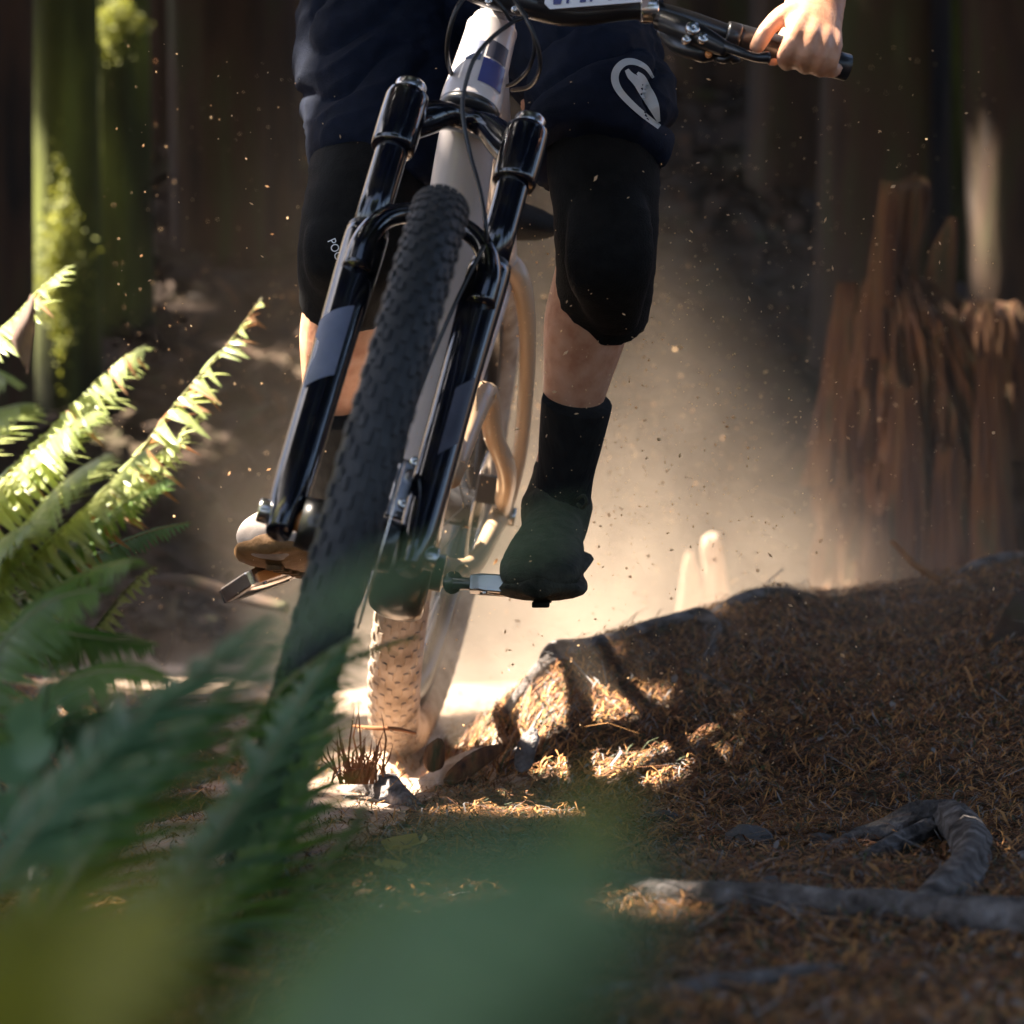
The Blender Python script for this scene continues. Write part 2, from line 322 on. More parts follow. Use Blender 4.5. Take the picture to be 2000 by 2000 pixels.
# head tube, badge, stem
HT = lambda s: FK(s, 0, -.044)
ht = part(loft([(*HT(s), r, r) for s, r in ((.56, .034), (.575, .0345), (.60, .0325), (.655, .0295), (.672, .0295))], 28, 4, NF), 'head_tube', M['frame'])
part(loft([(*HT(s), r, r) for s, r in ((.549, .03), (.553, .035), (.561, .035), (.564, .03))], 24, 1, NF), 'headset_cup', M['blackmetal'])
part(loft([(*HT(s), r, r) for s, r in ((.671, .026), (.674, .027), (.684, .0245), (.69, .018))], 24, 1, NF), 'headset_cup', M['frame'])
for s in (.694, .703): part(disc(HT(s), SD, .0195, .0075, 22), 'spacer', M['blackmetal'])
def wrap(c0, c1, r, a0, a1, name, m, par, n=8, k=12, e=.0009):
    c0, c1 = V(c0), V(c1); ax = (c1 - c0).normalized(); u = V((0, -1, 0)); u = (u - ax * u.dot(ax)).normalized(); v = ax.cross(u)
    if v.x < 0: v = -v
    mb = MB(); vs = []
    for i in range(n):
        for j in range(k):
            a = a0 + (a1 - a0) * j / (k - 1); rr = (r[0] + (r[1] - r[0]) * i / (n - 1)) + e
            vs.append(c0 + (c1 - c0) * (i / (n - 1)) + (u * math.cos(a) + v * math.sin(a)) * rr)
    mb.add(vs, [(i * k + j, i * k + j + 1, (i + 1) * k + j + 1, (i + 1) * k + j) for i in range(n - 1) for j in range(k - 1)])
    return part(mb, name, m, par)
wrap(HT(.578), HT(.612), (.0343, .032), .05, 1.0, 'blue_panel', M['blue'], ht)
wrap(HT(.614), HT(.638), (.032, .0306), .1, .95, 'head_badge', M['darkdecal'], ht)
wrap(HT(.606), HT(.634), (.0324, .031), -.62, -.05, 'grey_badge', M['decal'], ht, e=.0007)
BC = W(985, -8, 3.27)
st = part(loft([(*HT(.715), .021, .019), (*(HT(.715) * .5 + BC * .5), .017, .016), (*BC, .021, .019)], 16, 4, NF), 'stem', M['blackmetal'])
for k in (-1, 1):
    for q in (-1, 1): part(disc(BC + NF * .015 * k + UF * .014 * q - BF * .02, BF, .0042, .006, 10), 'bolt', M['silver'], st)
bar = [W(330, -245, 3.36), W(520, -190, 3.32), W(700, -130, 3.29), W(840, -62, 3.28), BC + NF * -.03, BC + NF * .03, W(1120, 27, 3.28), W(1240, 18, 3.285), W(1330, 36, 3.29), W(1430, 70, 3.3), W(1530, 98, 3.315), W(1655, 132, 3.335)]
part(tube(bar, .0115, 14, 4, taper=[1, 1, 1, 1.1, 1.5, 1.5, 1.25, 1.05, 1, 1, 1, 1]), 'handlebar', M['blackmetal'])
part(tube(bar[-3:], .0155, 16, 6), 'grip', M['cable']); part(tube(bar[:2], .0155, 16, 6), 'grip', M['cable'])
# lever, shifter, clamps on the picture's right
lv = part(loft([(*W(1290, 40, 3.27), .012, .012), (*W(1345, 62, 3.245), .014, .013), (*W(1395, 85, 3.235), .011, .011), (*W(1420, 98, 3.23), .008, .008)], 14, 4), 'brake_lever', M['blackmetal'])
part(tube([W(1400, 84, 3.235), W(1440, 100, 3.222), W(1475, 112, 3.22), W(1500, 112, 3.225)], .0062, 10, 4, taper=[1.1, .9, .8, 1.1]), 'lever_blade', M['blackmetal'], lv)
for px, py, r in ((1352, 56, .008), (1372, 76, .006), (1340, 78, .005)): part(disc(W(px, py, 3.228), (.3, -1, .3), r, .008, 12), 'bolt', M['silver'], lv)
part(disc(W(1430, 72, 3.298), (1, 0.1, -.28), .0165, .016, 18), 'bar_clamp', M['blackmetal']); part(disc(W(1268, 18, 3.285), (1, 0, 0), .0165, .02, 18), 'bar_clamp', M['silver'])
sh = part(loft([(*W(1290, 60, 3.27), .006, .006), (*W(1330, 88, 3.255), .013, .011), (*W(1375, 98, 3.25), .015, .01), (*W(1400, 108, 3.25), .006, .006)], 14, 4), 'shifter', M['blackmetal'])
part(loft([(*W(1395, 108, 3.25), .005, .005), (*W(1415, 113, 3.245), .009, .006), (*W(1445, 112, 3.245), .006, .004)], 12, 4), 'shift_paddle', M['blackmetal'], sh)
part(disc(W(1384, 106, 3.24), (0, -1, .2), .004, .006, 10), 'bolt', M['orange'], sh)
# cables
for pts, r in (([(1012, 36, 3.24), (965, 70, 3.2), (928, 112, 3.18), (908, 170, 3.17), (904, 225, 3.16), (918, 300, 3.15), (936, 365, 3.13), (948, 430, 3.1), (950, 475, 3.1)], .0025),
               ([(912, -14, 3.2), (890, 22, 3.19), (876, 70, 3.2), (874, 115, 3.23), (884, 150, 3.3), (905, 190, 3.36)], .0026),
               ([(1005, 0, 3.24), (1030, 40, 3.22), (1050, 90, 3.22), (1054, 135, 3.24), (1035, 168, 3.3), (1000, 176, 3.36)], .0026),
               ([(1018, 22, 3.24), (1038, 55, 3.24), (1044, 95, 3.25), (1032, 135, 3.28), (1008, 160, 3.33), (990, 168, 3.36)], .0024),
               ([(945, 480, 3.1), (905, 560, 3.09), (868, 640, 3.08), (832, 730, 3.07), (800, 820, 3.06), (782, 905, 3.05)], .0024),
               ([(960, -10, 3.22), (985, 20, 3.22), (1000, 40, 3.23), (1030, 30, 3.24)], .0025)):
    part(tube([W(*p) for p in pts], r, 8, 6), 'cable', M['cable'])
# race plate tied to the bar
pl = empty('race_plate', W(1160, -40, 3.235), 'white race plate with dark blue print tied to the handlebar', 'number plate')
mb = MB(); q0, q1 = W(1062, 19, 3.235), W(1262, 3, 3.235); ex = (q1 - q0); ez = V((.12, 0, 1)).normalized(); nrm = ex.cross(ez).normalized()
if nrm.y > 0: nrm = -nrm
c = q0 + ex * .5 + ez * .056; box(c, ex * .5, ez * .056, nrm * .0012, mb, 0, .12); part(mb, 'plate', M['white'], pl, False)
for a, b in ((.08, .17), (.21, .24), (.34, .41), (.44, .47), (.62, .66), (.72, .8)):
    box(q0 + ex * ((a + b) / 2) + ez * (.0405) + nrm * .0019, ex * ((b - a) / 2), ez * .036, nrm * .0005, mb2 := MB()); part(mb2, 'printed_stroke', M['blue'], pl, False)
# frame
HD = HT(.585)
part(loft([(*(HT(.60) + BF * .012), .031, .036), (*(HT(.575) * .82 + BB * .18), .034, .036), (*(HT(.575) * .45 + BB * .55), .035, .036), (*(BB + UR * .045 - HB * .03), .04, .035)], 20, 5, NR), 'down_tube', M['frame'])
ST = W(985, 520, 4.02)
part(loft([(*HT(.65), .022, .026), (*(HT(.66) * .5 + ST * .5 - V((0, 0, .03))), .021, .021), (*ST, .018, .018)], 16, 5, NR), 'top_tube', M['frame'])
part(tube([BB + UR * .02, BB * .5 + ST * .5, ST], .02, 16, 4), 'seat_tube', M['frame'])
SA = W(985, 425, 4.02)
part(tube([ST, SA], .0155, 14, 2), 'seat_post', M['blackmetal'])
sd = part(loft([(*(SA - HB * .15 + UR * .012), .016, .012), (*(SA - HB * .13 + UR * .01), .022, .02), (*(SA - HB * .04), .03, .022), (*(SA + HB * .04), .055, .026), (*(SA + HB * .1 + UR * .006), .07, .026), (*(SA + HB * .13 + UR * .008), .05, .015)], 20, 5, NR), 'saddle', M['pad'])
AX = lambda n, k=0, u=0: AR + NR * n + HB * -k + UR * u
part(loft([(*W(965, 500, 3.98), .016, .02), (*W(1012, 540, 4.0), .015, .02), (*W(1030, 640, 4.04), .012, .016), (*W(1026, 780, 4.12), .011, .014), (*W(1012, 900, 4.19), .011, .014), (*AX(.08), .014, .016)], 14, 5, NR), 'seat_stay', M['tan'])
part(loft([(*W(880, 490, 3.98), .016, .02), (*W(862, 640, 4.04), .012, .016), (*W(850, 900, 4.19), .011, .014), (*AX(-.08), .014, .016)], 14, 5, NR), 'seat_stay', M['tan'])
part(loft([(*(BB + NR * .03 + UR * .12), .018, .02), (*W(945, 770, 3.84), .016, .018), (*W(964, 850, 3.9), .013, .015), (*W(990, 925, 4.02), .013, .017), (*AX(.078), .014, .018)], 14, 5, NR), 'chain_stay', M['tan'])
part(loft([(*(BB - NR * .035 + HB * .03), .014, .02), (*(BB - NR * .06 + HB * .2), .011, .02), (*AX(-.078), .014, .018)], 14, 5, NR), 'chain_stay', M['tan'])
part(loft([(*(BB + NR * .035 + HB * .02), .014, .02), (*(BB + NR * .06 + HB * .2), .011, .02), (*AX(.078), .014, .018)], 14, 5, NR), 'chain_stay', M['tan'])
part(disc(AR + NR * .045, NR, .09, .002, 40, hole=.066), 'brake_rotor', M['silver'])
rc = part(box(AX(.062, .075, .035), NR * .016, HB * .032, UR * .02), 'brake_caliper', M['blackmetal'], bike, False)
for k, u in ((.1, .05), (.05, .04), (.09, .015)): part(disc(AX(.08, k, u), NR, .007, .008, 10), 'bolt', M['silver'], rc)
part(disc(AX(.092), NR, .014, .016, 16), 'axle_cap', M['silver'])
part(disc(AX(-.04), NR, .055, .03, 30), 'cassette', M['silver'])
# cranks and pedals
part(tube([BB - NR * .048, BB + NR * .048], .024, 18, 2), 'bottom_bracket', M['blackmetal'])
part(loft([(*(BB + UR * .05 - HB * .045), .036, .02), (*(BB - HB * .055), .04, .022), (*(BB - UR * .045 - HB * .03), .036, .018), (*(BB - UR * .06 + HB * .02), .03, .012)], 16, 4, NR), 'bash_guard', M['blackmetal'])
cr_ = part(disc(BB - NR * .052, NR, .066, .004, 36, hole=.05), 'chainring', M['blackmetal'])
for k in range(4):
    a = k * math.pi / 2 + .4; e = HB * math.cos(a) + UR * math.sin(a); box(BB - NR * .052 + e * .035, e * .022, e.cross(NR) * .006, NR * .003, mb3 := MB()); part(mb3, 'chainring_arm', M['blackmetal'], cr_, False)
PL = W(1005, 1146, 3.545); PR = W(528, 1124, 3.77)     # pedal centres
def crank(n, end):
    part(loft([(*(BB + NR * n), .017, .012), (*((BB + NR * n) * .5 + end * .5), .012, .009), (*end, .014, .012)], 14, 4, UR), 'crank_arm', M['blackmetal'])
EL = W(884, 1138, 3.545); ER = W(640, 1085, 3.82); crank(.072, EL); crank(-.072, ER)
def pedal(c, e, tilt):
    ax = (c - e).normalized(); p = part(tube([e, c + ax * .045], .0075, 12, 2), 'pedal', M['blackmetal'])
    f = V((0, -1, tilt)).normalized(); f = (f - ax * f.dot(ax)).normalized(); u = ax.cross(f)
    if u.z < 0: u = -u
    for k in (-1, 1): part(box(c + f * .043 * k, ax * .05, u * .0105, f * .008), 'pedal_rail', M['silver' if k > 0 else 'blackmetal'], p, False)
    for k in (-1, 1): part(box(c + ax * .047 * k, ax * .007, u * .0098, f * .04), 'pedal_plate', M['silver'], p, False)
    part(loft([(*(c - ax * .04), .009, .009), (*(c - ax * .02), .014, .012), (*(c + ax * .02), .014, .012), (*(c + ax * .04), .01, .009)], 14, 3, f), 'pedal_body', M['silver'], p)
    for k in (-.7, 0, .7): part(disc(c + ax * .05 * k + f * .043 - u * .01, u, .003, .008, 8), 'pin', M['silver'], p)
    return p, ax, f, u
pedal(PL, EL, .1)
p2, ax_, f_, u_ = pedal(PR, ER, .12)
for k in (-1, 1): part(box(PR + ax_ * .028 * k + f_ * .053 - u_ * .004, ax_ * .019, u_ * .0065, f_ * .003), 'reflector', M['orange'], p2, False)
# ---------------------------------------------------------------- the rider
rider = empty('person', W(900, 1150, 3.75), 'rider in navy shorts and black knee pads standing on the pedals of the leaning bicycle', 'person')
HR, KR, AR_ = V((-.125, 3.93, 1.03)), W(680, 480, 3.63), W(638, 940, 3.86)       # picture left: hip, knee, ankle
HL, KL, AL = V((.075, 3.86, 1.02)), W(1182, 440, 3.52), W(1092, 925, 3.68)      # picture right
def mid(a, b, t): return a * (1 - t) + b * t
b = MB()
def leg(h, k, a, side):
    fwd = V((0, -1, 0))
    loft([(*h, .09, .095), (*mid(h, k, .35), .083, .09), (*mid(h, k, .7), .068, .072), (*(k + V((0, .01, .035))), .056, .058), (*(k - V((0, -.012, .02))), .053, .055),
          (*(mid(k, a, .2) + V((0, .02, 0))), .05, .053), (*(mid(k, a, .38) + V((0, .022, 0))), .0525, .056), (*(mid(k, a, .6) + V((0, .012, 0))), .042, .046), (*mid(k, a, .85), .031, .034), (*a, .031, .034), (*(a - V((0, 0, .05))), .03, .034)], 20, 4, V((1, 0, 0)), True, b)
leg(HR, KR, AR_, -1); leg(HL, KL, AL, 1)
# feet inside the shoes
for a, t in ((AR_, W(520, 1040, 3.66)), (AL, W(1045, 1120, 3.47))):
    loft([(*(a + (a - t) * .2 - V((0, 0, .07))), .02, .02), (*(a - V((0, 0, .06))), .028, .03), (*mid(a - V((0, 0, .08)), t - V((0, 0, .005)), .6), .03, .018), (*(mid(a, t, .9) - V((0, 0, .02))), .024, .01)], 14, 3, V((1, 0, 0)), True, b)
hipc = (HR + HL) * .5
loft([(*(hipc - V((0, -.01, .04))), .13, .1), (*(hipc + V((0, 0, .05))), .165, .115), (*(hipc + V((.005, -.1, .2))), .14, .1), (*(hipc + V((.02, -.24, .36))), .17, .11), (*(hipc + V((.03, -.34, .45))), .19, .1), (*(hipc + V((.035, -.4, .5))), .1, .07), (*(hipc + V((.04, -.45, .55))), .056, .058), (*(hipc + V((.04, -.49, .6))), .056, .06)], 22, 4, V((1, 0, 0)), True, b)
hd = hipc + V((.04, -.54, .69))
loft([(*(hd + V((0, .02, -.11))), .045, .055), (*(hd + V((0, -.005, -.07))), .062, .08), (*(hd + V((0, -.005, -.01))), .074, .094), (*(hd + V((0, .01, .05))), .076, .097), (*(hd + V((0, .015, .1))), .05, .066), (*(hd + V((0, .015, .118))), .015, .02)], 18, 4, V((1, 0, 0)), True, b)
loft([(*(hd + V((0, -.085, .02))), .009, .01), (*(hd + V((0, -.107, -.015))), .014, .014), (*(hd + V((0, -.1, -.03))), .012, .01)], 10, 3, V((1, 0, 0)), True, b)
SR, SL = hipc + V((-.17, -.34, .42)), hipc + V((.22, -.33, .41))
WR, WL = W(395, -250, 3.4), W(1612, -38, 3.345)
ER_, EL_ = V((-.5, 3.5, 1.28)), V((.49, 3.52, 1.16))
for s, e, wv in ((SR, ER_, WR), (SL, EL_, WL)):
    loft([(*s, .06, .06), (*mid(s, e, .4), .05, .052), (*mid(s, e, .85), .042, .043), (*e, .041, .041), (*mid(e, wv, .25), .043, .042), (*mid(e, wv, .6), .036, .034), (*mid(e, wv, .92), .028, .025), (*wv, .028, .023)], 16, 4, V((1, 0, 0)), True, b)
def fist(mp):                                          # mp: (px, py, dz) -> point
    N_ = V((-.62, .1, .78))
    loft([(*mp(1612, -38, .045), .028, .022), (*mp(1598, 0, .035), .033, .019), (*mp(1588, 32, .004), .037, .016), (*mp(1582, 50, -.018), .036, .013)], 16, 4, V((.8, 0, -.5)), True, b)
    for pts in ([(1550, 20, -.005), (1528, 30, -.035), (1500, 56, -.05), (1484, 82, -.052), (1473, 101, -.048)],
                [(1565, 30, -.01), (1556, 50, -.052), (1545, 84, -.07), (1533, 110, -.06), (1537, 124, -.035), (1556, 120, -.012)],
                [(1590, 46, -.008), (1583, 66, -.052), (1572, 98, -.068), (1566, 120, -.056), (1574, 131, -.032), (1590, 126, -.01)],
                [(1612, 58, -.004), (1606, 80, -.045), (1598, 110, -.06), (1596, 129, -.047), (1604, 137, -.026), (1618, 131, -.006)],
                [(1626, 66, .006), (1627, 90, -.032), (1622, 116, -.044), (1619, 131, -.034), (1626, 138, -.016), (1636, 132, 0)]):
        n = len(pts); rr = [.0115, .0108, .0102, .0096, .0088, .007] if n == 6 else [.0118, .0112, .0102, .0096, .008]
        loft([(*mp(*p), r, r) for p, r in zip(pts, rr)], 12, 4, V((.6, .3, .6)), True, b)
        for k in (1, 2):                               # knuckle bulges
            p = mp(*pts[k]); loft([(*(p - V((0, 0, .008))), .006, .006), (*p, rr[k] * 1.1, rr[k] * 1.08), (*(p + V((0, 0, .008))), .006, .006)], 10, 2, V((1, 0, 0)), True, b)
    loft([(*mp(1572, 20, .03), .015, .014), (*mp(1545, 62, .03), .0125, .012), (*mp(1522, 98, .012), .011, .0105), (*mp(1508, 120, -.008), .0085, .008)], 12, 4, V((.6, .3, .6)), True, b)
fist(lambda px, py, dz: W(px, py, 3.315 + dz))
def left(px, py, dz): q = W(px, py, 3.315 + dz) - W(1590, 112, 3.325); return W(410, -220, 3.345) + V((-q.x, q.y, q.z))
fist(left)
body = remesh(b, 'body', M['skin'], .0036, rider, 3)
# jersey over torso and upper arms
b = MB()
loft([(*(hipc + V((0, 0, .06))), .18, .128), (*(hipc + V((.005, -.1, .2))), .16, .118), (*(hipc + V((.02, -.24, .36))), .188, .125), (*(hipc + V((.03, -.34, .45))), .2, .112), (*(hipc + V((.035, -.4, .5))), .11, .08), (*(hipc + V((.04, -.43, .53))), .068, .07)], 22, 4, V((1, 0, 0)), True, b)
for s, e in ((SR, ER_), (SL, EL_)): loft([(*s, .075, .075), (*mid(s, e, .4), .066, .066), (*mid(s, e, .8), .06, .06)], 16, 4, V((1, 0, 0)), True, b)
remesh(b, 'jersey', M['jersey'], .009, rider, 3, lambda p: .004 * noise.noise(p * 14))
# helmet, and hair under it (above the frame)
mb = MB(); loft([(*(hd + V((0, .02, .03))), .088, .115), (*(hd + V((0, .02, .07))), .09, .118), (*(hd + V((0, .02, .115))), .074, .095), (*(hd + V((0, .02, .145))), .03, .045)], 22, 5, V((1, 0, 0)), True, mb)
loft([(*(hd + V((0, -.09, .055))), .075, .008), (*(hd + V((0, -.16, .07))), .07, .006), (*(hd + V((0, -.18, .072))), .05, .004)], 16, 3, V((1, 0, 0)), True, mb)
mb.build('helmet', M['glove'], rider)
mb = MB(); loft([(*(hd + V((0, .05, -.04))), .07, .06), (*(hd + V((0, .03, .03))), .08, .095), (*(hd + V((0, .03, .06))), .06, .07)], 16, 3, V((1, 0, 0)), True, mb); mb.build('hair', M['dead'], rider)
for k in (-1, 1):
    mb = MB(); loft([(*(hd + V((k * .03, -.083, .012))), .004, .004), (*(hd + V((k * .03, -.09, .012))), .011, .008), (*(hd + V((k * .03, -.094, .012))), .004, .003)], 12, 3, V((1, 0, 0)), True, mb); mb.build('eye', M['white'], rider)
mb = MB(); loft([(*(hd + V((-.022, -.085, -.05))), .004, .003), (*(hd + V((0, -.094, -.052))), .006, .005), (*(hd + V((.022, -.085, -.05))), .004, .003)], 10, 3, V((0, 0, 1)), True, mb); mb.build('mouth', M['sole'], rider)
# shorts: one mesh, with hems that open round the legs
b = MB()
def sleeve(rows, ref=V((1, 0, 0))):
    e = rows[-1]; p = V(rows[-2][:3]); c = V(e[:3]); up = (p - c).normalized()
    loft(rows, 26, 5, ref, True, b)
loft([(*(hipc - V((0, -.01, .07))), .12, .11), (*(hipc + V((0, 0, .03))), .185, .13), (*(hipc + V((0, -.02, .1))), .175, .125), (*(hipc + V((0, -.04, .14))), .16, .11)], 26, 4, V((1, 0, 0)), True, b)
sleeve([(*HR, .105, .115), (*W(748, 60, 3.84), .112, .112), (*W(745, 160, 3.78), .106, .106), (*W(746, 240, 3.74), .094, .098), (*W(735, 310, 3.7), .086, .09), (*W(728, 372, 3.68), .083, .086)])
sleeve([(*HL, .105, .115), (*W(1130, 60, 3.75), .11, .112), (*W(1152, 150, 3.68), .097, .102), (*W(1170, 215, 3.6), .09, .1), (*W(1172, 270, 3.55), .085, .096), (*W(1166, 318, 3.53), .082, .092)])
def wrinkle(p):
    q = V((p.x * 7 + p.z * 4, p.y * 5, p.z * 11 - p.x * 6)); r = abs(noise.noise(q)); r2 = abs(noise.noise(q * 2.3 + V((5, 1, 2))))
    k = sstep(1.15, .85, p.z)
    return (.004 - .014 * (1 - r) ** 7) * (.5 + .7 * k) + .004 * (1 - r2) ** 5 + .002 * noise.noise(p * 40)
shorts = remesh(b, 'shorts', M['shorts'], .0055, rider, 3, wrinkle)
# knee pads: sleeve with a raised cap
def kneepad(rows, cap, name='knee_pad'):
    b = MB(); loft(rows, 24, 5, V((1, 0, 0)), True, b)
    loft(cap, 18, 4, V((1, 0, 0)), True, b)
    return remesh(b, name, M['pad'], .0055, rider, 3, lambda p: .0022 * noise.noise(p * 16) + .0016 * (1 - abs(noise.noise(V((p.x * 9, p.y * 9, p.z * 34))))) ** 4)
padR = kneepad([(*W(735, 270, 3.72), .08, .084), (*W(726, 330, 3.7), .078, .082), (*W(714, 385, 3.66), .074, .078), (*W(694, 450, 3.63), .068, .07), (*W(682, 505, 3.63), .063, .063), (*W(676, 560, 3.66), .0585, .058), (*W(672, 598, 3.68), .056, .057)],
        [(*W(690, 405, 3.62), .035, .02), (*W(672, 465, 3.585), .048, .03), (*W(668, 525, 3.59), .046, .03), (*W(668, 580, 3.63), .03, .018)])
padL = kneepad([(*W(1176, 265, 3.56), .0665, .07), (*W(1178, 330, 3.53), .067, .068), (*W(1183, 410, 3.52), .063, .062), (*W(1184, 480, 3.53), .061, .06), (*W(1182, 550, 3.56), .059, .058), (*W(1176, 612, 3.6), .058, .058)],
        [(*W(1190, 350, 3.5), .035, .02), (*W(1190, 440, 3.465), .05, .032), (*W(1190, 530, 3.475), .05, .032), (*W(1206, 640, 3.545), .026, .014)])
def sock(k, a, t0, t1, nm='sock'):
    p0, p1 = mid(k, a, t0), mid(k, a, t1); b = MB()
    loft([(*p0, .042, .046), (*mid(p0, p1, .03), .0435, .0475), (*mid(p0, p1, .35), .0395, .043), (*mid(p0, p1, .65), .0355, .04), (*p1, .038, .044)], 24, 6, V((1, 0, 0)), True, b)
    return b.build(nm, M['sock'], rider)
sock(KR, AR_ + V((0, 0, -.05)), .58, 1.0); sock(KL, AL + V((0, 0, -.05)), .6, 1.0)
# shoes: upper, sole, lace loop
def shoe(a, heel, toe, tw, th, m, sm, roll=0):
    d = (toe - heel).normalized(); side = d.cross(V((0, 0, 1))).normalized()
    if side.x < 0: side = -side
    side = (side + V((0, 0, roll))).normalized(); up = side.cross(d)
    if up.z < 0: up = -up
    L = (toe - heel).length; P = lambda t, u: heel + d * (L * t) + up * u
    b = MB()
    loft([(*(P(0, .034)), .022, .02), (*P(.04, .038), .032, .032), (*P(.2, .046), .037, .042), (*P(.45, .044), .04, .038), (*P(.68, .034), tw * .96, th * 1.12), (*P(.86, .026), tw, th), (*P(.96, .02), tw * .8, th * .72), (*P(1.0, .017), tw * .35, th * .4)], 22, 5, side, True, b)
    loft([(*(a + V((.004, .004, .012))), .0345, .042), (*(a - V((0, 0, .015))), .037, .045), (*(mid(a, P(.22, .05), .6)), .045, .056), (*P(.3, .045), .04, .045)], 20, 4, V((1, 0, 0)), True, b)
    loft([(*P(.3, .075), .018, .014), (*P(.5, .062), .024, .014), (*P(.68, .05), .022, .01)], 14, 4, side, True, b)
    s = remesh(b, 'shoe', m, .0045, rider, 3, lambda p: .0012 * noise.noise(p * 60))
    n = MB(); outl = [(0, .6), (.06, .86), (.25, .84), (.45, .8), (.66, 1.0), (.84, 1.06), (.95, .84), (1.01, .3)]
    loft([(*P(t, .0 + (.012 if t > .9 else 0)), tw * q, .0125) for t, q in outl], 16, 5, side, True, n)
    so_ = n.build('sole', sm, s); tr = MB()
    for i in range(9):
        for k in (-.55, 0, .55): box(P(.08 + i * .1, -.014), side * (tw * .2), d * .008, up * .003, tr)
    tag(tr.build('tread_block', sm, so_, False), kind='stuff')
    for i in range(4): part(tube([P(.4 + i * .075, .058 - i * .004) + side * .024 + up * .014, P(.42 + i * .075, .074 - i * .007) + up * .008, P(.4 + i * .075, .058 - i * .004) - side * .024 + up * .014], .002, 6, 4), 'lace', m, s)
    return s
sL = shoe(AL, AL + V((.004, .075, -.105)), W(1050, 1168, 3.462), .05, .03, M['shoe'], M['shoe'])
sR = shoe(AR_, AR_ + V((.01, .075, -.125)), W(520, 1082, 3.615), .052, .034, M['shoedust'], M['sole'])
mb = tube([W(1128, 975, 3.63), W(1140, 968, 3.61), W(1146, 980, 3.61), W(1138, 992, 3.62), W(1128, 985, 3.63)], .0022, 6, 5); part(mb, 'heel_loop', M['shoe'], sL)
# prints that lie on cloth
from mathutils.bvhtree import BVHTree
def onto(ob, polys, name, m, par, lift=.0012):
    dg = bpy.context.evaluated_depsgraph_get(); bv = BVHTree.FromObject(ob, dg); o = V((0, 0, CAMZ)); mb = MB()
    mw = worldm(ob)
    for poly in polys:
        vs = []
        for x, y in poly:
            d = (W(x, y, 3) - o).normalized(); inv = mw.inverted(); h = bv.ray_cast(inv @ o, inv.to_3x3() @ d)
            if h[0] is None: vs = None; break
            vs.append(mw @ h[0] - d * lift)
        if vs: mb.add(vs, [tuple(range(len(vs)))])
    if mb.v: return mb.build(name, m, par, False)
def band(pts, wd, n=6):
    R = cr([(p[0], p[1], wd_) for p, wd_ in zip(pts, wd)], n); out = []; L = []
    for i in range(len(R)):
        t = R[min(i + 1, len(R) - 1)][:2] - R[max(i - 1, 0)][:2]; t = t / (np.hypot(*t) + 1e-9); nn = np.array([-t[1], t[0]])
        L.append((R[i][:2] + nn * R[i][2] / 2, R[i][:2] - nn * R[i][2] / 2))
    for i in range(len(L) - 1):
        for k in range(4):
            f = lambda q, t: q[0] + (q[1] - q[0]) * t
            out.append([f(L[i], k / 4), f(L[i], (k + 1) / 4), f(L[i + 1], (k + 1) / 4), f(L[i + 1], k / 4)])
    return out
ring = band([(1276, 152), (1262, 132), (1240, 121), (1220, 122), (1205, 136), (1201, 155), (1209, 176), (1230, 200), (1258, 225), (1288, 248)], [5, 9, 12, 14, 15, 15, 14, 13, 12, 10])
inner = band([(1224, 136), (1232, 148), (1246, 160), (1262, 180), (1276, 206), (1287, 238)], [8, 14, 20, 26, 22, 6]) + band([(1245, 142), (1256, 152), (1270, 172)], [6, 10, 4])
onto(shorts, ring + inner, 'emblem', M['emblem'], shorts, .0028)
tx = bpy.data.curves.new('t', 'FONT'); tx.body = 'POC'; to = bpy.data.objects.new('t', tx); C.objects.link(to); tx.resolution_u = 3
bpy.context.view_layer.update()
tm = bpy.data.meshes.new_from_object(to.evaluated_get(bpy.context.evaluated_depsgraph_get())); bpy.data.objects.remove(to)
ca_, sa_ = math.cos(math.radians(66)), math.sin(math.radians(66)); sc_ = 24
pol = [[(639 + sc_ * (.86 * v.co.x * ca_ + v.co.y * sa_), 470 + sc_ * (.86 * v.co.x * sa_ - v.co.y * ca_)) for v in (tm.vertices[i] for i in p.vertices)] for p in tm.polygons]
onto(padR, pol, 'pad_lettering', M['white'], padR)
# ---------------------------------------------------------------- stumps, roots, stones
def along(pts, r, m, name, label, cat, taper=None, jit=.35, group=None, seg=22, n=10):
    mb = tube(pts, r, seg, n, taper=taper, jit=jit); o = mb.build(name, m); return tag(o, label, cat, group)
def gp(px, py, up=0): p = onground(px, py); return p + V((0, 0, up))
along([gp(1090, 1735, .004), gp(1180, 1742, .008), gp(1330, 1768, .010), gp(1480, 1778, .012), gp(1620, 1790, .010), gp(1760, 1806, .014), gp(1880, 1825, .016), gp(2010, 1838, .016), gp(2160, 1850, .014)], .0155, M['root'], 'tree_root',
      'long grey root crossing the shaded foreground from the blurred fern to the right edge', 'root', [.5, .8, .9, .9, 1.1, 1.05, 1.2, 1.25, 1.3])
along([gp(1612, 1672, -.004), gp(1650, 1655, .006), gp(1720, 1648, .014), gp(1800, 1640, .026), gp(1862, 1652, .03), gp(1900, 1690, .022), gp(1880, 1735, .014), gp(1820, 1775, .006), gp(1770, 1800, -.006)], .016, M['root'], 'tree_root',
      'arched grey root loop rising above the long root at right', 'root', [.55, .6, .8, 1.05, 1.4, 1.35, 1.15, 1, .9])
along([gp(1640, 1690, -.004), gp(1690, 1690, .006), gp(1760, 1670, .012), gp(1822, 1650, .02)], .011, M['root'], 'tree_root', 'short root strand inside the grey root loop', 'root', [.6, .9, 1, 1])
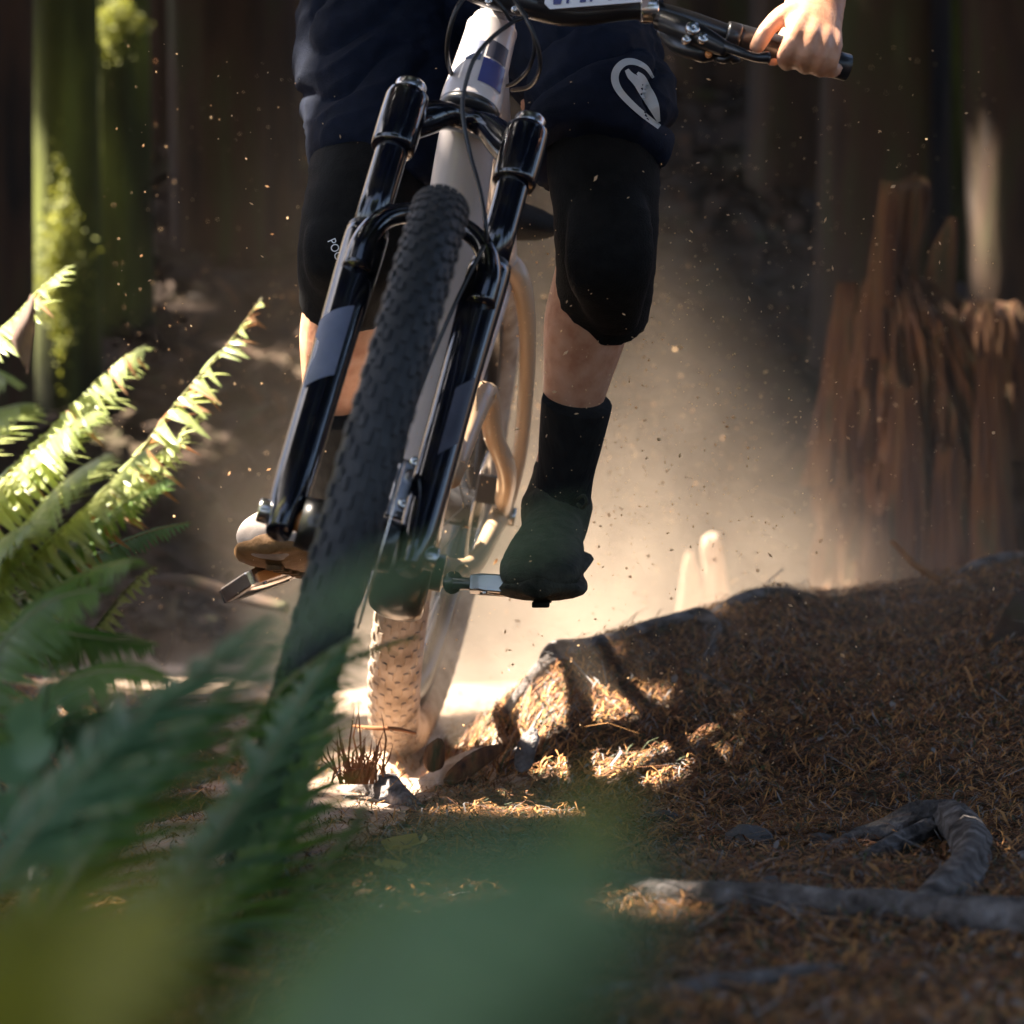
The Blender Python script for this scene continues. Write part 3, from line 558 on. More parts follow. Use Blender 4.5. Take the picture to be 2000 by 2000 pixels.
along([gp(1080, 1985, 0), gp(1180, 1960, .004), gp(1330, 1950, .006), gp(1480, 1935, .008), gp(1600, 1915, .006), gp(1720, 1895, 0)], .009, M['root'], 'tree_root',
      'dark thin root along the bottom edge of the frame', 'root', [.8, 1, 1, 1, .9, .5])
along([gp(690, 1560, -.004), gp(735, 1562, .012), gp(775, 1575, .012), gp(825, 1592, -.006)], .02, M['root'], 'tree_root', 'short smooth grey root hump in front of the sunlit rear tyre', 'root', [.7, 1.1, .9, .4])
def ridge(px): p = V((0, 0, 0)); x = np.interp(px, [800, 880, 930, 1025, 1120, 1230, 1355, 1450, 1530, 1615, 1760, 1865, 2000], RX[:13]); y = np.interp(x, RX, RY); return V((x, y, gz(x, y)))
def rg(px, up=0, dy=0): p = ridge(px); q = V((p.x, p.y + dy, gz(p.x, p.y + dy))); return q + V((0, 0, up))
along([rg(930, -.01), rg(985, .002), rg(1040, .004), rg(1090, .008), rg(1150, .003), rg(1230, .004), rg(1330, .01), rg(1370, .01, -.02), rg(1385, .004, -.1), rg(1340, -.002, -.22)], .0095, M['root'], 'tree_root', 'dark root along the crest of the mound behind the shoe', 'root', [.7, 1.0, 1.3, 1.6, 1.1, .8, 1.0, 1.3, 1.2, .5], .6)
along([rg(1375, -.004), rg(1430, .004), rg(1480, .006), rg(1540, .002), rg(1600, -.006)], .008, M['root'], 'tree_root', 'knobbly grey root hump on the crest of the mound', 'root', [.8, 1.2, 1.2, 1, .6])
along([rg(1860, -.004), rg(1910, .004), rg(1960, .004), rg(2040, .0)], .01, M['root'], 'tree_root', 'dark root hump on the mound at the right edge', 'root', [.8, 1.3, 1.2, .8])
along([gp(1320, 1310, 0), gp(1360, 1325, .006), gp(1410, 1355, .008), gp(1440, 1372, 0)], .006, M['root'], 'twig', 'pale twig lying on the face of the mound', 'twig', [.7, 1, 1, .6], .2)
along([W(1742, 1058, 4.6), W(1765, 1080, 4.58), W(1795, 1108, 4.55), W(1838, 1136, 4.53)], .0052, M['orange'] if False else M['dry'], 'twig', 'bare orange twig leaning against the foot of the broken stump', 'twig', [.8, 1, 1, 1], .1)
along([W(690, 1418, 3.9), W(730, 1422, 3.88), W(775, 1424, 3.88), W(812, 1432, 3.9)], .0028, M['needle_b'], 'twig', 'thin dark twig across the foot of the dusty rear tyre', 'twig', [.6, 1, 1, .7], .1)
# two long background twigs behind the shoe
along([W(300, 1130, 5.4), W(380, 1138, 5.3), W(470, 1165, 5.2), W(560, 1190, 5.1)], .012, M['bark'], 'branch', 'dark fallen branch on the slope behind the left shoe', 'branch', [.6, 1, 1, .8])
def stone(px, py, s, m, name, label, cat, group=None, sq=(1, .8, .62)):
    p = gp(px, py); mb = MB(); vs = []; fs = []; A, B = 12, 8
    for i in range(B + 1):
        for j in range(A):
            t = math.pi * i / B; a = 2 * math.pi * j / A; d = V((math.sin(t) * math.cos(a), math.sin(t) * math.sin(a), math.cos(t)))
            r = s * (1 + .35 * noise.noise(d * 1.4 + V((px, py, 0)) * .01)); vs.append(p + V((d.x * sq[0], d.y * sq[1], d.z * sq[2])) * r + V((0, 0, s * .25)))
    for i in range(B):
        for j in range(A): a = i * A + j; b_ = i * A + (j + 1) % A; fs.append((a, b_, b_ + A, a + A))
    return tag(mb.add(vs, fs).build(name, m, None, False), label, cat, group)
stone(1462, 1650, .026, M['stone'], 'stone', 'rounded grey stone half buried left of the root loop', 'stone')
stone(1148, 1572, .009, M['stone'], 'stone', 'tiny pale pebble on the dark soil left of two beside each other', 'stone')
stone(1118, 1572, .006, M['stone'], 'stone', 'smallest pebble just left of the tiny pale pebble', 'stone')
stone(1600, 1650, .016, M['stone'], 'stone', 'small grey stone touching the tip of the root loop', 'stone')
stone(1290, 1605, .02, M['stone'], 'stone', 'dark flat stone in the middle of the shaded ground', 'stone', None, (1.3, .8, .4))
stone(1510, 1738, .016, M['stone'], 'stone', 'pale stone in front of the rounded grey stone near the long root', 'stone')
stone(895, 1548, .024, M['soil'], 'soil_clod', 'dark clod of soil at the edge of the sunlit dirt', 'clod')
stone(1330, 1985, .012, M['dry'], 'dry_leaf', 'curled orange dry leaf at the bottom edge right of the blurred frond', 'leaf', None, (1.3, 1, .7))
stone(1450, 2000, .009, M['dry'], 'dry_leaf', 'small curled orange leaf cut by the bottom edge', 'leaf')
def flatleaf(p, s, ang, m, label):
    mb = MB(); n = 7; vs = []
    e = V((math.cos(ang), math.sin(ang), 0)); q = V((-e.y, e.x, 0))
    for i in range(n):
        t = i / (n - 1); wd = s * .42 * math.sin(math.pi * (.06 + .9 * t)) ** .8
        for k in (-1, 0, 1): vs.append(p + e * (s * (t - .5)) + q * (wd * k) + V((0, 0, .006 + s * .16 * abs(k) + .1 * s * t * t)))
    mb.add(vs, [(i * 3 + k, i * 3 + k + 1, i * 3 + k + 4, i * 3 + k + 3) for i in range(n - 1) for k in (0, 1)]); return tag(mb.build('leaf', m), label, 'leaf')
flatleaf(gp(1782, 1622), .035, .3, M['yellow'], 'small yellow leaf on the ground above the root loop')
flatleaf(gp(790, 1672), .06, 1.0, M['yellow'], 'yellow leaf on the dark soil in front of the tyres')
flatleaf(gp(762, 1712), .04, 2.1, M['yellow'], 'smaller yellow leaf just below the other yellow leaf')
flatleaf(gp(1000, 1640), .03, .4, M['dry'], 'brown dry leaf on the shaded soil in the middle')
# broken stump, right
def jagged(cx, cy, d, prof, m, name, parent, depth, seg=30, mb=None):
    """prof: rows (py, xleft, xright) in picture pixels from top to bottom at distance d."""
    mb = mb or MB(); R = cr([(a, b_, c_) for a, b_, c_ in prof], 9); vs = []; n = len(R)
    for i, (py, xl, xr) in enumerate(R):
        for k in range(seg):
            a = 2 * math.pi * k / seg; c0 = (xl + xr) / 2; hw = (xr - xl) / 2; rf = 1 + .2 * (abs(noise.noise(V((math.cos(a) * 9, math.sin(a) * 9, py * .004)))) - .25) + .22 * (abs(noise.noise(V((math.cos(a) * 21, math.sin(a) * 21, py * .008)))) - .25) + .1 * noise.noise(V((math.cos(a) * 3, math.sin(a) * 3, py * .004 + d))) + .06 * noise.noise(V((math.cos(a) * 9, math.sin(a) * 9, py * .01)))
            p = W(c0 + math.cos(a) * hw * rf, py, d); p.y += math.sin(a) * depth * rf * hw / max(hw, 60) * min(1, hw / 110) ; p.z += (.022 * noise.noise(V((math.cos(a) * 3, math.sin(a) * 3, d * 7))) + .03 * abs(noise.noise(V((math.cos(a) * 11, math.sin(a) * 11, d * 3)))) * min(1, hw / 60)) * max(0, 1 - i / 7); vs.append(p)
    fs = [(i * seg + k, i * seg + (k + 1) % seg, (i + 1) * seg + (k + 1) % seg, (i + 1) * seg + k) for i in range(n - 1) for k in range(seg)]
    fs.append(tuple(range(seg))[::-1]); return mb.add(vs, fs)
D1 = 6.0
stp = empty('tree_stump', W(1800, 1150, D1), 'tall broken rotten stump with jagged splintered top at right', 'stump')
jagged(0, 0, D1 + .1, [(560, 1690, 1830), (640, 1665, 1900), (760, 1650, 1960), (900, 1625, 2010), (1050, 1600, 2060), (1220, 1580, 2100)], M['rot'], 'x', None, .24, 150).build('trunk', M['rot'], stp, False)
for i, (pr, dd) in enumerate((([(352, 1780, 1808), (372, 1728, 1818), (420, 1715, 1812), (520, 1700, 1795), (640, 1672, 1790), (760, 1650, 1770)], .0), ([(362, 1722, 1745), (400, 1716, 1760), (520, 1698, 1752), (700, 1668, 1740)], -.07), ([(435, 1852, 1872), (470, 1828, 1874), (540, 1808, 1868), (660, 1800, 1862), (800, 1790, 1850)], -.03),
                             ([(560, 1636, 1672), (620, 1625, 1690), (760, 1600, 1700), (950, 1570, 1700)], .02), ([(602, 1880, 1990), (640, 1866, 2020), (760, 1860, 2030), (900, 1850, 2040)], -.08), ([(760, 1745, 1790), (860, 1735, 1800), (1000, 1730, 1810), (1160, 1720, 1800)], -.17), ([(880, 1830, 1880), (960, 1822, 1890), (1080, 1815, 1900), (1200, 1810, 1900)], -.17), ([(1010, 1690, 1730), (1080, 1680, 1740), (1200, 1660, 1745)], -.2), ([(700, 1910, 1950), (800, 1905, 1965), (960, 1900, 1975), (1150, 1890, 1990)], -.2))):
    jagged(0, 0, D1 + dd, pr, M['rot'], 'x', None, .07, 60).build('wood_shard', M['rot'], stp, False)
for k, (px, py, l, a, lab) in enumerate(((880, 1505, .12, .5, 'long pale bark chip lying in the sun at the end of the mound'), (925, 1492, .09, .55, 'dark brown bark chip on top of the pale chip'), (850, 1475, .045, 1.3, 'upright dark bark splinter beside the rear tyre'), (1030, 1465, .06, 1.25, 'short upright root stub at the right of the pale dirt face'))):
    p = W(px, py, 3.86 - .01 * k); e = V((math.cos(a), .2, math.sin(a))).normalized(); mb = MB(); nrm = V((-.3, -.8, .5)); q = e.cross(nrm).normalized(); rows = []
    loft([(*(p - e * l / 2), .004, .003), (*(p - e * l * .3), .012, .005), (*(p + e * l * .2), .014, .006), (*(p + e * l / 2), .003, .003)], 10, 4, q, True, mb, 0, .5)
    tag(mb.build('bark_chip', [M['pale'], M['rot'], M['rot'], M['root']][k]), lab, 'bark')
# pale sunlit stumps far behind
for (pr, lab) in (([(1052, 1372, 1405), (1075, 1368, 1412), (1118, 1372, 1418), (1200, 1360, 1430)], 'bright sunlit pale block of wood far behind, taller of two'), ([(1085, 1338, 1355), (1100, 1334, 1360), (1130, 1328, 1368), (1200, 1320, 1372)], 'bright sunlit pale lump far behind, shorter of two')):
    tag(jagged(0, 0, 6.3, pr, M['pale'], 'x', None, .04, 14).build('wood_block', M['pale']), lab, 'wood')
along([W(1962, 1345, 4.28), W(2040, 1330, 4.4), W(2200, 1310, 4.65)], .1, M['bark'], 'log', 'dark log end sticking out of the mound at the right edge', 'log', [.75, 1, 1])  # dark lump stands in for a shadowed hollow
# ---------------------------------------------------------------- trees: trunks behind, unseen crowns laid out to shade the place
TARGETS = [  # chosen sun spots, kept free of canopy leaves: point, radius
 (W(30, 930, 2.9), .06), (W(110, 960, 2.9), .06), (W(60, 1030, 2.9), .06), (W(160, 900, 2.9), .06), (W(200, 970, 2.85), .05), (W(0, 1090, 2.9), .06), (W(-20, 980, 2.9), .05), (W(80, 860, 2.9), .05), (W(170, 765, 2.85), .05), (W(240, 705, 2.82), .04), (W(260, 890, 2.9), .05), (W(320, 820, 2.9), .05), (W(20, 640, 2.9), .06), (W(80, 570, 2.88), .05), (W(400, 735, 2.88), .05), (W(250, 1170, 2.9), .07), (W(90, 560, 2.9), .06),
 (W(570, 680, 3.7), .08), (W(548, 150, 3.75), .03), (W(500, 1000, 3.7), .07), (W(890, 130, 3.3), .04), (W(1540, 50, 3.3), .06),
 (W(720, 1400, 3.87), .14), (W(845, 1420, 4.2), .12), (W(940, 1470, 3.96), .09), (W(1070, 1430, 3.95), .14), (W(1190, 1440, 3.95), .15), (W(1300, 1420, 4.0), .08), (W(1320, 1420, 4.0), .05), (W(930, 1020, 4.25), .05),
 (W(1010, 1230, 5.25), .4), (W(1000, 850, 5.4), .36), (W(1300, 1080, 5.9), .3), (W(720, 850, 5.4), .16), (W(1230, 850, 5.5), .25), (W(1150, 480, 5.5), .16), (W(1390, 1090, 6.3), .16), (W(1350, 1110, 6.3), .1),
 (W(200, 1290, 5.6), .14), (W(300, 1300, 5.6), .1), (W(210, 1420, 4.6), .07), (W(115, 560, 7.9), .15), (W(122, 470, 7.9), .12), (W(130, 390, 7.9), .07), (W(90, 205, 8.9), .13), (W(232, 60, 8.5), .17), (W(1925, 380, 8.05), .12), (W(1915, 300, 8.05), .08), (W(1960, 580, 5.9), .05), (W(510, 590, 2.85), .04), (W(450, 670, 2.87), .045), (W(130, 530, 2.86), .05)]
TP = np.array([list(t[0]) for t in TARGETS]); TR = np.array([t[1] for t in TARGETS]); SV = np.array(SUN)
def blocked_ok(c, r):
    d = np.array(c) - TP; al = d @ SV; perp = np.linalg.norm(d - al[:, None] * SV, axis=1); return bool(np.all((perp > TR + r) | (al < .3)))
def leaves(cands, size, name, parent, m, per=9, keep=None):
    vs = []; fs = []
    for c in cands:
        for k in range(per):
            p = np.array(c) + rng.normal(0, size * .9, 3)
            if not blocked_ok(p, size * .25): continue
            a = V(rng.normal(size=3)).normalized(); a.z *= .45; a.normalize(); t = V(rng.normal(size=3)); bq = a.cross(t).normalized(); s = size * (.7 + .6 * rng.random())
            o = len(vs); P = V(p); dr = V((0, 0, -.15 * s))
            vs += [P - a * s * .5, P - a * s * .1 + bq * s * .28 + dr * .3, P + a * s * .55 + dr, P - a * s * .1 - bq * s * .28 + dr * .3]; fs += [(o, o + 1, o + 2), (o, o + 2, o + 3)]
    mb = MB(); mb.v = [tuple(v) for v in vs]; mb.f = fs; mb.m = [0] * len(fs); return mb.build(name, m, parent, False)
def tree(name, x, y, r, h, m, label, crown=None, leanx=0, group=None, dense=1.0):
    z = gz(x, y) - .15; root = empty(name, (x, y, z), label, 'tree', group)
    rows = [(x, y, z, r * 1.5, r * 1.4), (x + leanx * .02, y, z + .25, r * 1.12, r * 1.1), (x + leanx * .15, y, z + h * .3, r, r), (x + leanx * .6, y, z + h * .7, r * .75, r * .75), (x + leanx, y, z + h, r * .35, r * .35)]
    loft(rows, 22, 9, V((1, 0, 0)), True, None, 0, .28).build('trunk', m, root)
    if crown:
        (cx, cy, cz, rx, ry, rz, n) = crown; cands = []; mb = MB()
        for i in range(int(n * dense)):
            d = rng.normal(size=3); d /= np.linalg.norm(d); q = rng.random() ** .35; cands.append((cx + d[0] * rx * q, cy + d[1] * ry * q, cz + d[2] * rz * q))
        top = V((x + leanx * .6, y, z + h * .62))
        for i in range(7):
            e = V(cands[i * 3 % len(cands)]); 
            if all(blocked_ok(mid(top, e, t), .05) for t in (.3, .5, .7, .9, 1)): tube([top, mid(top, e, .5) + V((0, 0, .25)), e], .05, 7, 4, mb, taper=[1, .7, .25])
        if mb.v: mb.build('limb', m, root)
        leaves(cands, .3, 'crown', root, M['leaf'])
    return root
grp = 'trunks of the dark forest behind the trail'
FT = {}
for k, (px, d, r, m, lab) in enumerate(((95, 9.0, .12, 'bark', 'grey trunk at far left with a bright sun fleck'), (125, 8.0, .09, 'moss', 'mossy green trunk at far left lit by the sun'), (235, 8.6, .1, 'moss', 'mossy trunk at upper left with a yellow green sun patch'), (330, 10.0, .16, 'bark', 'dark trunk in the left background right of the mossy trunks'), (470, 9.2, .17, 'bark', 'dim grey trunk left of the rider'), (-30, 7.6, .12, 'bark', 'dark trunk cut by the left edge'),
                                        (1420, 10.5, .2, 'bark', 'wide dusty trunk right of the rider'), (1560, 9.6, .14, 'bark', 'dim trunk behind the gripping hand'), (1715, 8.4, .17, 'bark', 'broad black trunk behind the broken stump'), (1850, 9.0, .09, 'moss', 'slim mossy trunk right of the black trunk'), (1985, 8.2, .13, 'bark', 'trunk at the right edge with a bright sun patch'), (1290, 11.5, .2, 'bark', 'far trunk behind the right knee'), (620, 11.0, .2, 'bark', 'far trunk behind the left knee'), (1100, 12.0, .22, 'bark', 'far trunk hidden mostly by the rider'))):
    x = (px - 1000) / F * d; FT[px] = tree('forest_tree', x, d, r, 11 + (k * 7 % 5), M[m], lab, (x + rng.normal() * .5, d + .6, 7.2 + .8 * (k % 3), 2.1, 2.0, 1.5, 300), rng.normal() * .3, grp)
def moss(px, c, hw, hh, n, m, d):  # small bright faces added on trunks where sun flecks should show
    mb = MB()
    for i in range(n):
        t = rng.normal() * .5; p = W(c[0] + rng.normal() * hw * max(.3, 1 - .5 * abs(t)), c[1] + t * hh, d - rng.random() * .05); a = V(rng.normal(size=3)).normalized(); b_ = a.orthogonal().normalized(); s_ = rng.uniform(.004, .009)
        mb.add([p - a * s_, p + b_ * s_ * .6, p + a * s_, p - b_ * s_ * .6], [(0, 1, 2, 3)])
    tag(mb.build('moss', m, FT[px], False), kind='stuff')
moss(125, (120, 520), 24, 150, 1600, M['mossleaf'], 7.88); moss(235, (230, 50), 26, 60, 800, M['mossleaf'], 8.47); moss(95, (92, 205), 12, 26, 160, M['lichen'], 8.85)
# unseen trees added left of the trail: crowns block the sun outside TARGETS
off = lambda x, y, h: (x + SUN.x / SUN.z * h, y + SUN.y / SUN.z * h)
side = 'shade trees left of the trail'
cells = [(i, j) for j in range(6) for i in range(2)]
for k, (i, j) in enumerate(cells):
    xa, xb = (-2.4, .1) if i == 0 else (.1, 2.7); ya, yb = .2 + j * 1.9, .2 + (j + 1) * 1.9; cands = []
    h0 = 5.6 + .35 * j + .3 * (k % 3)
    for x in np.arange(xa, xb, .17):
        for y in np.arange(ya, yb, .17):
            h = h0 + rng.uniform(-.7, .7); cx, cy = off(x + rng.normal() * .05, y + rng.normal() * .05, h); cands.append((cx, cy, h + max(0, gz(x, y))))
    c0 = np.mean(cands, axis=0); tx_ = min(c0[0] - 2.6, -5.2 - .25 * c0[1]); z0 = gz(tx_, c0[1]) - .1
    root = empty('shade_tree', (tx_, c0[1], z0), 'tall leafy shade tree left of the trail, ' + ('outer' if i == 0 else 'inner') + ' row, ' + ('nearest the camera', 'second from the camera', 'beside the front wheel', 'beside the rear wheel', 'behind the bike', 'farthest up the trail')[j], 'tree', side)
    loft([(tx_, c0[1], z0, .24, .23), (tx_, c0[1], z0 + .4, .17, .17), (tx_ + .1, c0[1], z0 + 3, .14, .14), (tx_ + .9, c0[1], c0[2] + .4, .08, .08), (c0[0], c0[1], c0[2] + .7, .03, .03)], 14, 6, V((1, 0, 0)), True, None, 0, .28).build('trunk', M['bark'], root)
    leaves(cands, .22, 'crown', root, M['leaf'], 20)
for x, y, cx, cy, cz, rx, ry in ((-2.2, -6.0, -1.6, -5.0, 4.6, 1.7, 1.6), (2.4, -6.2, 1.8, -5.0, 4.4, 1.8, 1.6), (0.4, -9.0, .2, -8.0, 3.6, 3.0, 1.6), (-4.0, -1.0, -2.2, -.4, 6.8, 2.4, 1.8), (3.4, -1.0, 2.0, -.4, 6.8, 2.4, 1.8), (4.4, 1.6, 2.6, 1.6, 7.0, 2.5, 2.4), (4.6, 4.6, 2.4, 5.0, 7.4, 2.5, 2.4), (5.0, 8.0, 3.2, 8.5, 8.5, 2.6, 2.4), (-4.8, 1.0, -2.6, .8, 7.6, 2.2, 2.2), (4.2, -.4, 4.6, .4, 4.0, 1.3, 2.4), (4.8, 3.2, 5.0, 3.4, 3.8, 1.2, 2.2), (-7.4, 3.4, -6.4, 3.2, 3.4, 1.2, 2.2), (1.6, 3.4, 1.0, 3.6, 9.0, 2.6, 2.6)):  # unseen trees added to cut the skylight round the trail
    if x == 1.6: x, y = 3.4, 10.4
    tree('forest_tree', x, y, .18, 10, M['bark'], 'forest tree ' + ('behind the camera' if y < -4 else 'beside the camera' if y < 1 else 'level with the bike' if y < 4 else 'up the trail') + (' on the left' if x < -.5 else ' on the right' if x > 1 else ' in the middle') + (', far off' if abs(x) > 4.3 else ', near the trail') + (', low spreading crown' if cz < 4.5 else ', high crown'), (cx, cy, cz, rx, ry, 1.5, 460), .2, 'trees closing the canopy round the trail')
# ---------------------------------------------------------------- ferns
def leaflet_mesh(name, L, wd, m, droop=.25, n=6):
    mb = MB(); vs = []
    for i in range(n):
        t = i / (n - 1); hw = wd * .5 * (1 if t < .06 else (1 - t) ** .55 * (1.02 - .25 * t)) * (1 if i < n - 1 else .2)
        x = L * t; z = -droop * L * t * t
        for k in (-1, 0, 1): vs.append((x, hw * k, z + (abs(k) * hw * .35)))
    mb.add(vs, [(i * 3 + k, i * 3 + k + 1, i * 3 + k + 4, i * 3 + k + 3) for i in range(n - 1) for k in (0, 1)])
    me = bpy.data.meshes.new(name); me.from_pydata(mb.v, [], mb.f); me.materials.append(m); me.polygons.foreach_set('use_smooth', [True] * len(me.polygons)); return me
def frond(parent, pts, L, m, n=34, sep=False, nrm=V((-.35, -.5, .79)), wd=.011, ragged=0, dry=0, tilt=.9, hang=0, rr=.0028, name='frond', droop=.25, prof=None):
    R = cr([list(p) for p in pts], 14); acc = np.concatenate([[0], np.cumsum(np.linalg.norm(np.diff(R, axis=0), axis=1))]); tot = acc[-1]
    st_ = tube(pts, rr, 6, 8, taper=[1 - .75 * i / (len(pts) - 1) for i in range(len(pts))])
    rnd = random.Random(int(abs(pts[0][0]) * 1e4) + int(abs(pts[-1][2]) * 1e4)); fs_ = []
    big = MB() if not sep else None
    items = []
    for i in range(n):
        t = .06 + .94 * i / n; s = t * tot; p = V([np.interp(s, acc, R[:, j]) for j in range(3)]); q = V([np.interp(min(tot, s + .01), acc, R[:, j]) for j in range(3)]); tg = (q - p)
        if tg.length < 1e-6: tg = V(R[-1] - R[-2])
        tg.normalize(); nn = (nrm - tg * nrm.dot(tg)).normalized(); sd = tg.cross(nn)
        ln = L * (math.sin(math.pi * min(.999, .12 + .86 * t ** .8)) ** .7 if prof is None else prof(t))
        for k in (-1, 1):
            if ragged and rnd.random() < ragged * .5: continue
            l = ln * (1 + .12 * rnd.uniform(-1, 1)) * (1 - ragged * .5 * rnd.random()); ang = tilt + .25 * t * -1 + rnd.uniform(-.07, .07) * (1 + 4 * ragged)
            x = (sd * k * math.sin(ang) + tg * math.cos(ang) + V((0, 0, -1)) * (hang * (1 + ragged * rnd.uniform(-.6, 1))) + nn * rnd.uniform(-.12, .12) * (1 + 3 * ragged)).normalized(); z = (nn + V((rnd.uniform(-.5, .5), rnd.uniform(-.5, .5), 0)) * ragged); z = (z - x * z.dot(x)).normalized(); y = z.cross(x)
            items.append((p, x, y, z, max(l, .004), rnd.random() < dry))
    return st_, items
FERNS = {}
def fern(label, base, fronds, name='fern', group=None):
    root = empty(name, base, label, 'fern', group)
    for kw in fronds:
        kw = dict(kw); m = kw.pop('m'); sep = kw.pop('sep', False); pts = kw.pop('pts'); L = kw['L'] if 'L' in kw else kw.pop('L'); kw.pop('L', None); wd = kw.get('wd', .011)
        st_, items = frond(root, pts, L, m, **kw); key = (m.name, round(wd, 4))
        if sep:
            fo = st_.build('frond', M['stem'], root)
            if key not in FERNS: FERNS[key] = (leaflet_mesh('leaflet', 1, wd / L, m, .28), leaflet_mesh('leaflet', 1, wd / L * .8, M['dry'], .6))
            inv = worldm(fo).inverted()
            for p, x, y, z, l, d in items:
                o = bpy.data.objects.new('leaflet', FERNS[key][1 if d else 0]); C.objects.link(o); o.parent = fo; o.matrix_parent_inverse = inv
                s = Matrix.Diagonal((l, max(l, L * .55), l)).to_4x4(); o.matrix_basis = Matrix.Translation(p) @ Matrix((x, y, z)).transposed().to_4x4() @ s
        else:
            mb = st_; ref_ = leaflet_mesh('tmp', 1, wd / L, m, kw.get('droop', .28)); vv = [v.co.copy() for v in ref_.vertices]; ff = [tuple(p.vertices) for p in ref_.polygons]; bpy.data.meshes.remove(ref_)
            for p, x, y, z, l, d in items: mb.add([p + x * (c.x * l) + y * (c.y * max(l, L * .55)) + z * (c.z * l) for c in vv], ff, 2 if d else 1)
            mb.build('frond', [M['stem'], m, M['dry']], root)
    return root
def wp(d0, d1, *pp): n = len(pp); return [W(x, y, d0 + (d1 - d0) * i / (n - 1)) for i, (x, y) in enumerate(pp)]
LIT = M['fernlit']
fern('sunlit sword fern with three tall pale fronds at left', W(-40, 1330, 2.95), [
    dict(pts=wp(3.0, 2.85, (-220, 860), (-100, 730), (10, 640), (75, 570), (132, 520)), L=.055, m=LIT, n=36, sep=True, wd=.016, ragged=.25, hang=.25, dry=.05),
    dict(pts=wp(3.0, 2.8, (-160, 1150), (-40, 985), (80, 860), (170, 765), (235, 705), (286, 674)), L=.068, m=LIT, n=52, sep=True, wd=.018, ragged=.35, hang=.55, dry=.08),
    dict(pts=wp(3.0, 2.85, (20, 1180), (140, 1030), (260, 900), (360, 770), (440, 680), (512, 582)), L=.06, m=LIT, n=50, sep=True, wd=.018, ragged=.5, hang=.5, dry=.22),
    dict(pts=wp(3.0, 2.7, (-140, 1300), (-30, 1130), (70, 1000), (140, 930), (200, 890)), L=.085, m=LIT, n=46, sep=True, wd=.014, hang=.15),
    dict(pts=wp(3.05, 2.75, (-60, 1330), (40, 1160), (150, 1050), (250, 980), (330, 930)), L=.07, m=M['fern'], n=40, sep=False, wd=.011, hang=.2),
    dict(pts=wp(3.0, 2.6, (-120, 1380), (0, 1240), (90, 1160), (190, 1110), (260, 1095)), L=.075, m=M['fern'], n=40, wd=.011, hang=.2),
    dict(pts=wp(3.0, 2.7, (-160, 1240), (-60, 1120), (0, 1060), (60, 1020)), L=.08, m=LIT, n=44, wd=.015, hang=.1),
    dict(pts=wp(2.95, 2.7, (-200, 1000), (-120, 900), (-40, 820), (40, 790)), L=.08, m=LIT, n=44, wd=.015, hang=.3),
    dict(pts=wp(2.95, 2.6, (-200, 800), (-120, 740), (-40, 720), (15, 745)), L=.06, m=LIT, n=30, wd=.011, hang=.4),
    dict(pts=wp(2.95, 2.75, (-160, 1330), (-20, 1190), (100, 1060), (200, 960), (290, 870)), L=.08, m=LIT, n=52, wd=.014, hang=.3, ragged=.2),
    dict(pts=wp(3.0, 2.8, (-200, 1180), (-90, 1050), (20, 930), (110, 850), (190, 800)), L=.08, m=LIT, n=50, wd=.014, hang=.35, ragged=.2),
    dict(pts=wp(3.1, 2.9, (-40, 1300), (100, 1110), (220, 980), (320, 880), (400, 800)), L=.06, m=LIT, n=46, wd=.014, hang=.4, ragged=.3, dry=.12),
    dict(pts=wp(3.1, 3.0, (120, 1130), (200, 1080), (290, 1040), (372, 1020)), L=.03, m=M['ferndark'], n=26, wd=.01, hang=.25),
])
fern('small fern sprig with pale sunlit leaves above the bright ground patch', W(170, 1260, 2.95), [
    dict(pts=wp(2.95, 2.9, (172, 1250), (205, 1205), (250, 1150), (282, 1120), (304, 1108)), L=.026, m=LIT, n=15, sep=True, wd=.011, ragged=.4, hang=.5)])
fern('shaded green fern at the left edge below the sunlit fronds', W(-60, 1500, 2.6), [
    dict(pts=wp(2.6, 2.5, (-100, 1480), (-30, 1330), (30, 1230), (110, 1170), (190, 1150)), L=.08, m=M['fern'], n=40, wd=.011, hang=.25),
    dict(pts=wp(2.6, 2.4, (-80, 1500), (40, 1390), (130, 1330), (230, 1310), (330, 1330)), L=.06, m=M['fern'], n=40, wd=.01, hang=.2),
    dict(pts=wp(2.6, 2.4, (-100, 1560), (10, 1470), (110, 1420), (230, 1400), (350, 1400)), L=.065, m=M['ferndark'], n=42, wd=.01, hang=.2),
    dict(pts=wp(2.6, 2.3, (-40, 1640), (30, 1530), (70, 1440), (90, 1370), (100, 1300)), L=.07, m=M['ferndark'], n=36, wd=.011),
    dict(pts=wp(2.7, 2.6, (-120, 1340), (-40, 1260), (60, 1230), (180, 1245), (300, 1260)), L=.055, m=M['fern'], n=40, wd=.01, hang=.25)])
bl = empty('broad_leaf_sprig', W(40, 1700, 2.0), 'round leafed green sprig at the left edge in front of the ferns', 'plant')
for i, (px, py, a) in enumerate(((20, 1480, .4), (60, 1520, 2.5), (25, 1560, .3), (70, 1600, 2.7), (45, 1450, 1.4))):
    p = W(px, py, 2.0 + .03 * i); mb = MB(); e = V((math.cos(a), -.2, math.sin(a))).normalized(); q = e.cross(V((.2, -1, .3))).normalized(); vs = []
    for j in range(8):
        t = j / 7; hw = .014 * math.sin(math.pi * (.05 + .92 * t)) ** .7
        for k in (-1, 0, 1): vs.append(p + e * (.034 * t) + q * hw * k + V((0, -.004 * abs(k), 0)))
    mb.add(vs, [(j * 3 + k, j * 3 + k + 1, j * 3 + k + 4, j * 3 + k + 3) for j in range(7) for k in (0, 1)]); mb.build('leaf', M['ferndark'], bl)
